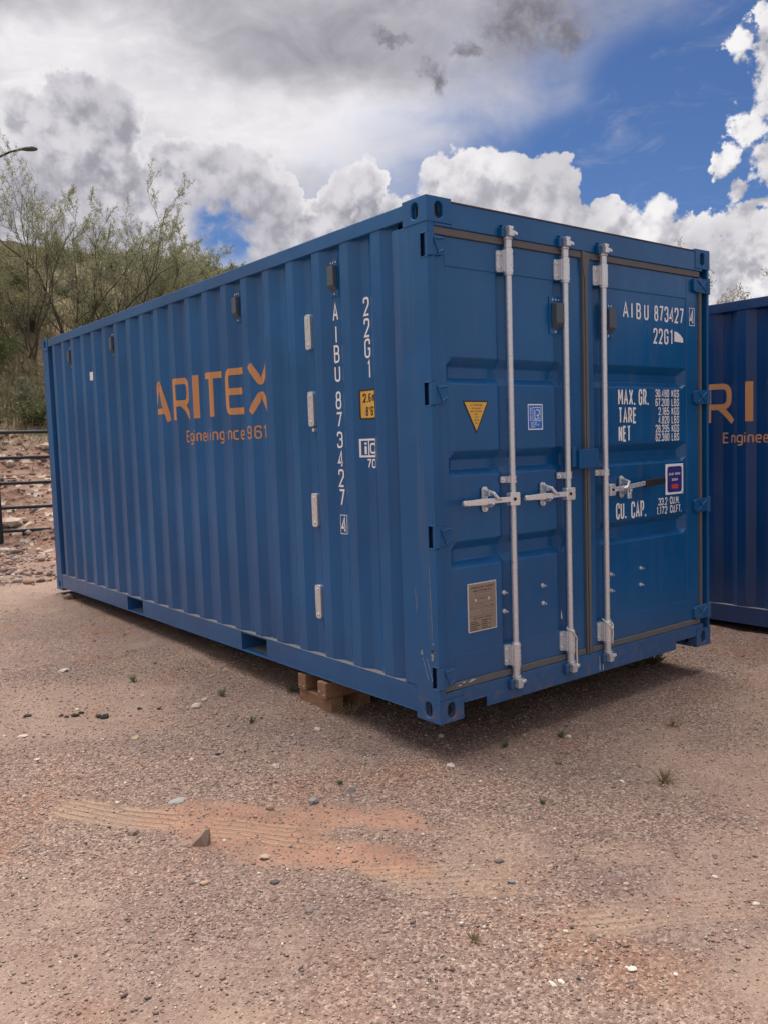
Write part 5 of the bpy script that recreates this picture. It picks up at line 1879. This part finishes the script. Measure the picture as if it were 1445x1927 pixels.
def tree(x, y, height, spread, lean, stems, seed, label, group, leaf=L_TREE, name='desert_tree', cat='tree', z=None, leaves=1.0, leaf_size=0.019, bark=M_BARK, twigs=1.0):
    rs = np.random.RandomState(seed)
    if z is None: z = float(hill_z(np.array(x), np.array(y))) - 0.05
    root = empty(name, (x, y, z), 0, label, cat, group)
    wood = MB()
    tips = []
    def limb(p, d, length, r, depth, n):
        path, rad = [p.copy()], [r]
        q, dd = p.copy(), d.copy()
        for i in range(n):
            dd = dd + Vector(rs.normal(size=3)) * 0.17 + Vector((0, 0, 0.10 if depth < 2 else 0.16))
            dd.normalize()
            q = q + dd * (length / n)
            path.append(q.copy())
            rad.append(r * (1 - 0.78 * (i + 1) / n))
        wood.tube(path, rad, 5 if depth == 0 else 4 if depth == 1 else 3, cap=False)
        if depth < 3:
            k = int(round({0: 8, 1: 7, 2: 5}[depth] * twigs))
            for j in range(k):
                t = (0.10 if depth == 0 else 0.12) + (0.90 if depth == 0 else 0.88) * (j + rs.rand()) / k
                i = min(int(t * n), n - 1)
                pp = path[i].lerp(path[i + 1], t * n - i)
                ax = (path[i + 1] - path[i]).normalized()
                side = Vector(rs.normal(size=3))
                side = (side - ax * side.dot(ax)).normalized()
                nd = (ax * 0.75 + side * rs.uniform(0.55, 1.0)).normalized()
                limb(pp, nd, length * rs.uniform(0.32, 0.55) * (1.12 - 0.5 * t), max(0.0035, rad[i] * 0.55), depth + 1, max(3, n - 2))
        if depth >= 2:
            for i in range(len(path) - 1):
                for _ in range(2):
                    tips.append((path[i].lerp(path[i + 1], rs.rand()), (path[i + 1] - path[i]).normalized()))
    for s in range(stems):
        a = 2 * math.pi * (s + rs.rand() * .6) / stems
        d = Vector((math.cos(a) * spread + lean[0], math.sin(a) * spread + lean[1], 1.0)).normalized()
        limb(Vector((rs.uniform(-.06, .06), rs.uniform(-.06, .06), 0)), d, height * rs.uniform(0.62, 0.85), 0.024 * height / 3.6, 0, 8)
    wood.build('trunk', bark, root, smooth=False)
    P, A, B = [], [], []
    T = np.array([t[0][:] for t in tips])
    X = np.array([t[1][:] for t in tips])
    rep = max(1, int(round(2.2 * leaves)))
    T = np.repeat(T, rep, 0)
    X = np.repeat(X, rep, 0)
    n = len(T)
    dirs = rand_dir(rs, n)
    out = dirs * 0.8 + X * 0.5
    out /= np.linalg.norm(out, axis=1, keepdims=True)
    ln = leaf_size * rs.uniform(0.6, 1.4, (n, 1))
    P = T + out * ln * 1.1 + rs.normal(size=(n, 3)) * 0.014
    side = np.cross(out, rand_dir(rs, n))
    side /= np.linalg.norm(side, axis=1, keepdims=True)
    quads_mesh('crown', P, out * ln, side * ln * 0.27, leaf, root)
    return root

GT = 'thin leaved desert trees on the bank'
tree(2.35, 14.60, 3.60, 0.62, (-0.12, 0.06), 5, 11, 'wispy desert tree at the left, several thin trunks rising above the container corner', GT)
tree(3.30, 15.00, 3.95, 0.50, (0.16, -0.10), 5, 12, 'wispy desert tree in the middle of the clump on the bank', GT)
tree(4.30, 15.40, 3.95, 0.50, (0.42, -0.30), 5, 13, 'wispy desert tree leaning right, its crown before the blue gap in the clouds', GT)
tree(1.15, 15.20, 3.20, 0.50, (0.0, 0.0), 3, 14, 'wispy desert tree cut by the left edge of the photo', GT)
tree(5.50, 16.20, 3.00, 0.50, (0.35, -0.2), 4, 15, 'low desert tree farther back, just above the roof edge of the container', GT)
tree(7.20, 18.20, 2.40, 0.55, (0.25, -0.1), 4, 16, 'lowest and farthest desert tree, rightmost above the roof edge', GT)

def shrub(x, y, size, seed, leaf, label, group, name='shrub', cat='shrub', n=900, z=None, lsize=0.035, tall=0.8, surf=hill_z):
    rs = np.random.RandomState(seed)
    if z is None: z = float(surf(np.array(x), np.array(y))) - 0.03
    root = empty(name, (x, y, z), rs.uniform(0, 6.28), label, cat, group)
    wood = MB()
    ends = []
    for k in range(rs.randint(7, 11)):
        a, e = rs.uniform(0, 6.28), rs.uniform(0.5, 1.35)
        d = Vector((math.cos(a) * math.cos(e), math.sin(a) * math.cos(e), math.sin(e) * tall * 1.25))
        L = size * rs.uniform(0.6, 1.15)
        p1 = d * L * .5 + Vector(rs.normal(size=3)) * size * .05
        p2 = d * L + Vector(rs.normal(size=3)) * size * .08
        wood.tube([Vector((0, 0, 0)), p1, p2], [0.012 * size, 0.008 * size, 0.003 * size], 4, cap=False)
        for t in np.linspace(0.3, 1.0, 8):
            q = p1.lerp(p2, (t - .5) * 2) if t > .5 else p1 * (t * 2)
            ends.append(q[:])
    wood.build('stem', M_BARK, root)
    E = np.array(ends)
    c = E[rs.randint(0, len(E), n)] + rs.normal(size=(n, 3)) * size * 0.105
    c[:, 2] = np.maximum(c[:, 2], 0.02)
    o_ = rand_dir(rs, n)
    o_[:, 2] = np.abs(o_[:, 2])
    s_ = np.cross(o_, rand_dir(rs, n))
    s_ /= np.linalg.norm(s_, axis=1, keepdims=True)
    ln = lsize * rs.uniform(0.5, 1.3, (n, 1))
    quads_mesh('foliage', c, o_ * ln, s_ * ln * 0.4, leaf, root)
    return root

def on_bank(az, y):
    return CAM.x + math.tan(math.radians(az)) * (y - CAM.y)

GS = 'shrubs growing on the bank'
rs0 = random.Random(8)
for i in range(48):
    az = rs0.uniform(12.0, 30.0)
    y = 12.4 + (i % 24) * 0.40 + rs0.uniform(-.2, .2)
    x = on_bank(az, y)
    kind = rs0.choice(['o', 'o', 'g', 'y', 'd', 'o', 'y'])
    leaf, lab = {'o': (L_OLIVE, 'low olive green shrub growing on the bank among the trees'), 'g': (L_GREEN, 'low fresh green shrub growing on the bank among the trees'),
                 'y': (L_GREY, 'low grey green shrub growing on the bank among the trees'), 'd': (L_DRY, 'low dry brown shrub growing on the bank among the trees')}[kind]
    shrub(x, y, rs0.uniform(0.35, 0.75) * (1.0 if y < 17 else 0.8), 100 + i, leaf, lab, GS, n=1500, tall=1.0)

GB = 'dry brush behind the second container'
for i, (az, dist, h) in enumerate(((58.7, 13.2, 3.35), (60.0, 14.0, 3.6), (61.2, 13.4, 3.3), (62.4, 14.0, 3.6), (63.6, 13.4, 3.4), (59.4, 15.5, 3.8))):
    x, y = CAM.x + dist * math.sin(math.radians(az)), CAM.y + dist * math.cos(math.radians(az))
    tree(x, y, h * 1.17, 0.30, (0, 0), 4, 40 + i, 'tall dry brush showing above the roof of the right edge container', GB, L_DRY, 'dry_brush', 'brush', z=float(ground_z(np.array(x), np.array(y))) - .03,
         leaves=0.35, leaf_size=0.022, bark=M_DRYSTEM, twigs=0.75)

# dry grass over the bank: nobody could count it
def bank_grass():
    x, y, rs = scatter(60000, -2.0, 13.0, 9.6, 23.5, 55, lambda x, y: in_view(x, y) * sstep(hill_z(x, y) + 1.6 * (fbm(x, y, .6, 3, 81) - .5), 0.9, 2.2) * (0.15 + 0.85 * sstep(fbm(x, y, 1.1, 3, 83), .38, .6)))
    z = hill_z(x, y)
    n = len(x)
    h = rs.uniform(0.05, 0.20, n)[:, None]
    up = np.stack([rs.normal(size=n) * .35, rs.normal(size=n) * .35, np.ones(n)], -1)
    up /= np.linalg.norm(up, axis=1, keepdims=True)
    sd = np.cross(up, rand_dir(rs, n))
    sd /= np.linalg.norm(sd, axis=1, keepdims=True)
    P = np.stack([x, y, z], -1) + up * h
    o = quads_mesh('bank_grass', P, up * h, sd * 0.012, leaf_mat('bank_grass_blades', (0.120, 0.118, 0.058), (0.27, 0.235, 0.130)), None)
    o['kind'] = 'stuff'
bank_grass()

def sprig(x, y, size, seed, leaf, label, group, name='weed', cat='weed', blades=26, dry=False):
    rs = np.random.RandomState(seed)
    n = blades
    a, e = rs.uniform(0, 6.28, n), rs.uniform(0.25 if dry else 0.5, 1.4, n)
    d = np.stack([np.cos(a) * np.cos(e), np.sin(a) * np.cos(e), np.sin(e)], -1)
    L = size * rs.uniform(0.5, 1.1, (n, 1))
    sd = np.cross(d, rand_dir(rs, n))
    sd /= np.linalg.norm(sd, axis=1, keepdims=True)
    P = d * L * .5
    A, B = d * L * .5, sd * (0.0022 if dry else 0.0030)
    if not dry:     # little side leaves
        m = 3
        t = rs.uniform(.3, 1, (n * m, 1))
        P2 = np.repeat(d * L, m, 0) * t
        o2 = rand_dir(rs, n * m)
        s2 = np.cross(o2, rand_dir(rs, n * m))
        s2 /= np.linalg.norm(s2, axis=1, keepdims=True)
        P = np.concatenate([P, P2])
        A = np.concatenate([A, o2 * size * .13])
        B = np.concatenate([B, s2 * size * .05])
    o = quads_mesh(name, P, A, B, leaf, None)
    o.location = (x, y, float(ground_z(np.array(x), np.array(y))) - .003)
    return tag(o, label, cat, group)

L_WEED = leaf_mat('weed_leaf', (0.120, 0.150, 0.065), (0.200, 0.235, 0.110))
GW = 'small green weeds in the gravel'
W_AT = [(-0.634, 2.402, .075, 'green weed in open gravel beside the middle of the long side'), (-0.339, 1.703, .070, 'green weed in gravel between the timber crib and the fork pocket'),
        (0.060, 1.500, .085, 'green weed right beside the left end of the timber crib'), (-0.439, 1.144, .060, 'green weed in the gravel in front of the timber crib'),
        (-0.515, 0.154, .045, 'tiny green weed beside a grey stone near the red soil'), (0.423, -0.032, .055, 'green weed below the left door, left of another weed'), (0.742, -0.142, .060, 'green weed with a pale stone, below the middle of the doors'),
        (0.045, -0.626, .040, 'lone tiny weed in front of the doors, nearest to the viewer')]
for i, (x, y, s, lab) in enumerate(W_AT):
    sprig(x, y, s * 0.8, 300 + i, L_WEED, lab, GW)
GD = 'dry grass tufts in the gravel'
for i, (x, y, s, lab) in enumerate(((0.085, 0.896, .11, 'dry straw tuft in the gravel at the foot of the timber crib'), (0.632, -0.860, .085, 'dry yellow grass tuft lying in open gravel before the doors'),
                                    (1.323, -0.447, .075, 'thin dry straw tuft in the gravel below the right door'), (-0.922, -1.182, .045, 'curled brown plant litter on bare dust near the front'))):
    sprig(x, y, s, 330 + i, L_DRY, lab, GD, 'grass_tuft', 'grass', 60 if i < 2 else 34, True)
for i, (x, y, s, lab) in enumerate(((2.277, 0.330, .12, 'dark green weed clump under the right end of the door sill'), (2.120, 0.355, .085, 'small green weed clump in the shade under the door sill'))):
    sprig(x, y, s, 350 + i, L_OLIVE, lab, 'weed clumps under the door sill', 'weed', 'weed', 60)

# ------------------------------------------------------------------ single stones one can point to
PALE, GREY, TANC, DARK, BLK = (0.50, 0.43, 0.36), (0.24, 0.23, 0.225), (0.40, 0.28, 0.20), (0.085, 0.075, 0.075), (0.020, 0.020, 0.022)
def wedge():
    V = [(-.046, -.022, -.01), (.030, -.034, -.01), (.040, .012, -.01), (-.010, .030, -.01), (.026, -.012, .062), (.040, .004, .058), (.004, .006, .050), (-.028, -.006, .018), (.006, -.026, .040), (.036, -.020, .030)]
    bm = bmesh.new()
    for v in V: bm.verts.new(v)
    bmesh.ops.convex_hull(bm, input=bm.verts)
    me = bpy.data.meshes.new('rock')
    bm.to_mesh(me)
    bm.free()
    a = me.attributes.new('tone', 'FLOAT_COLOR', 'POINT')
    a.data.foreach_set('color', np.tile(np.array([0.27, 0.19, 0.15, 1.0], np.float32), len(me.vertices)))
    me.materials.append(M_STONE)
    o = link_mesh('rock', me)
    o.location = (-1.307, 0.026, float(ground_z(np.array(-1.307), np.array(0.026))))
    o.rotation_euler = (0, 0, -0.65)
    tag(o, 'brown wedge shaped rock standing up in the red soil', 'rock', 'single stones in the yard')
wedge()
R_AT = [(0.029, -0.037, .036, PALE, 'flat pale stone slab in front of the near container corner', (.22, .3)), (-1.531, 1.772, .042, PALE, 'flat pale triangular stone at the left edge of the yard', (.2, .3)),
        (-1.567, 1.382, .026, PALE, 'pale flat stone chip on the gravel at the far left', (.3, .4)), (-0.569, 1.590, .038, PALE, 'larger of two pale stones left of the timber crib', (.6, .75)),
        (-0.462, 1.699, .028, PALE, 'smaller of two pale stones left of the timber crib', (.6, .8)), (-1.049, 1.357, .024, TANC, 'small tan stone left of the pale stones', (.5, .7)),
        (-0.200, 0.823, .026, PALE, 'pale stone in the gravel in front of the crib', (.6, .8)), (-0.655, 0.512, .022, PALE, 'small pale stone beyond the red soil patch', (.5, .7)),
        (-0.621, -1.587, .021, (0.55, 0.52, 0.45), 'flat off white chip lying on dust at the lower right', (.25, .35)), (-0.883, -1.488, .017, (0.55, 0.52, 0.45), 'left of two thin white chips near the lower edge', (.25, .35)),
        (-0.855, -1.500, .016, (0.55, 0.52, 0.45), 'right of two thin white chips near the lower edge', (.25, .4)), (0.506, -0.714, .018, (0.6, 0.56, 0.5), 'white stone splinter left of the dry grass tuft', (.4, .6)),
        (0.272, 0.306, .024, PALE, 'pale pebble in the shade under the left door', (.6, .8)), (0.760, -0.175, .022, PALE, 'pale stone touching the weed below the doors', (.6, .8)),
        (-0.914, 3.004, .055, (0.45, 0.40, 0.36), 'flat pale stone far along the container side', (.3, .4)), (0.608, 0.006, .020, TANC, 'small tan stone in front of the left door', (.5, .7)),
        (-0.721, 0.073, .030, GREY, 'grey stone at the upper right end of the red soil', (.55, .7)), (-0.511, 0.071, .030, GREY, 'grey stone beside the tiny weed near the red soil', (.5, .7)),
        (-0.542, -0.993, .022, (0.20, 0.20, 0.21), 'blue grey stone on bare dust in front of the doors', (.5, .7)), (-1.221, 0.461, .045, (0.30, 0.29, 0.275), 'flat grey stone on the edge of the tyre tracks', (.2, .3)),
        (-1.162, -0.251, .035, (0.42, 0.31, 0.24), 'tan flat stone right of the wedge rock', (.35, .45)), (-0.917, 0.131, .024, (0.34, 0.22, 0.16), 'reddish stone on the crest of the red soil', (.6, .8)),
        (-1.482, 0.313, .030, (0.26, 0.20, 0.18), 'brown stone at the left end of the red soil', (.5, .7)), (-0.461, -0.854, .026, (0.16, 0.13, 0.12), 'dark brown flat stone on the dust', (.35, .5)),
        (-1.233, -0.440, .028, DARK, 'round flat piece of dark asphalt below the tan stone', (.25, .35)), (-1.440, -0.277, .018, TANC, 'small brown pebble pair below the wedge rock', (.5, .7)),
        (0.000, 5.690, .095, (0.22, 0.15, 0.125), 'brown rock beside the far bottom corner of the container', (.5, .6))]
for i, (x, y, s, tone, lab, fl) in enumerate(R_AT):
    rock(x, y, s, tone, lab, 500 + i, fl, sharp=(i % 2 == 0), group='single stones in the yard')
for i, (x, y) in enumerate([(-1.252, 1.992), (-1.237, 1.942), (-1.186, 1.935), (-1.143, 1.96), (-1.067, 1.795), (-1.085, 1.83), (-0.837, 1.823), (-0.742, 1.741), (-1.404, 2.136), (-0.798, 0.867)]):
    rock(x, y, [.026, .022, .036, .026, .040, .03, .022, .018, .03, .02][i], BLK, 'black lump of asphalt scattered on the gravel at the left', 560 + i, (.3, .5), group='black asphalt lumps', name='asphalt_lump', cat='asphalt', sharp=True)
rb = np.random.RandomState(17)
for i in range(24):
    az, y = rb.uniform(12.6, 19.0), rb.uniform(9.3, 13.6)
    x = on_bank(az, y)
    tone = [(0.46, 0.38, 0.31), (0.40, 0.31, 0.25), (0.50, 0.44, 0.38), (0.38, 0.26, 0.20), (0.32, 0.27, 0.24)][i % 5]
    rock(x, y, float(np.clip(rb.lognormal(math.log(0.10), .45), .05, .26)), tone, 'pale angular rock lying in the rubble of the bank behind the fence', 600 + i, (.4, .75), surf=lambda a, b: np.maximum(hill_z(a, b), ground_z(a, b)), group='pale rocks on the bank behind the fence', sharp=True)
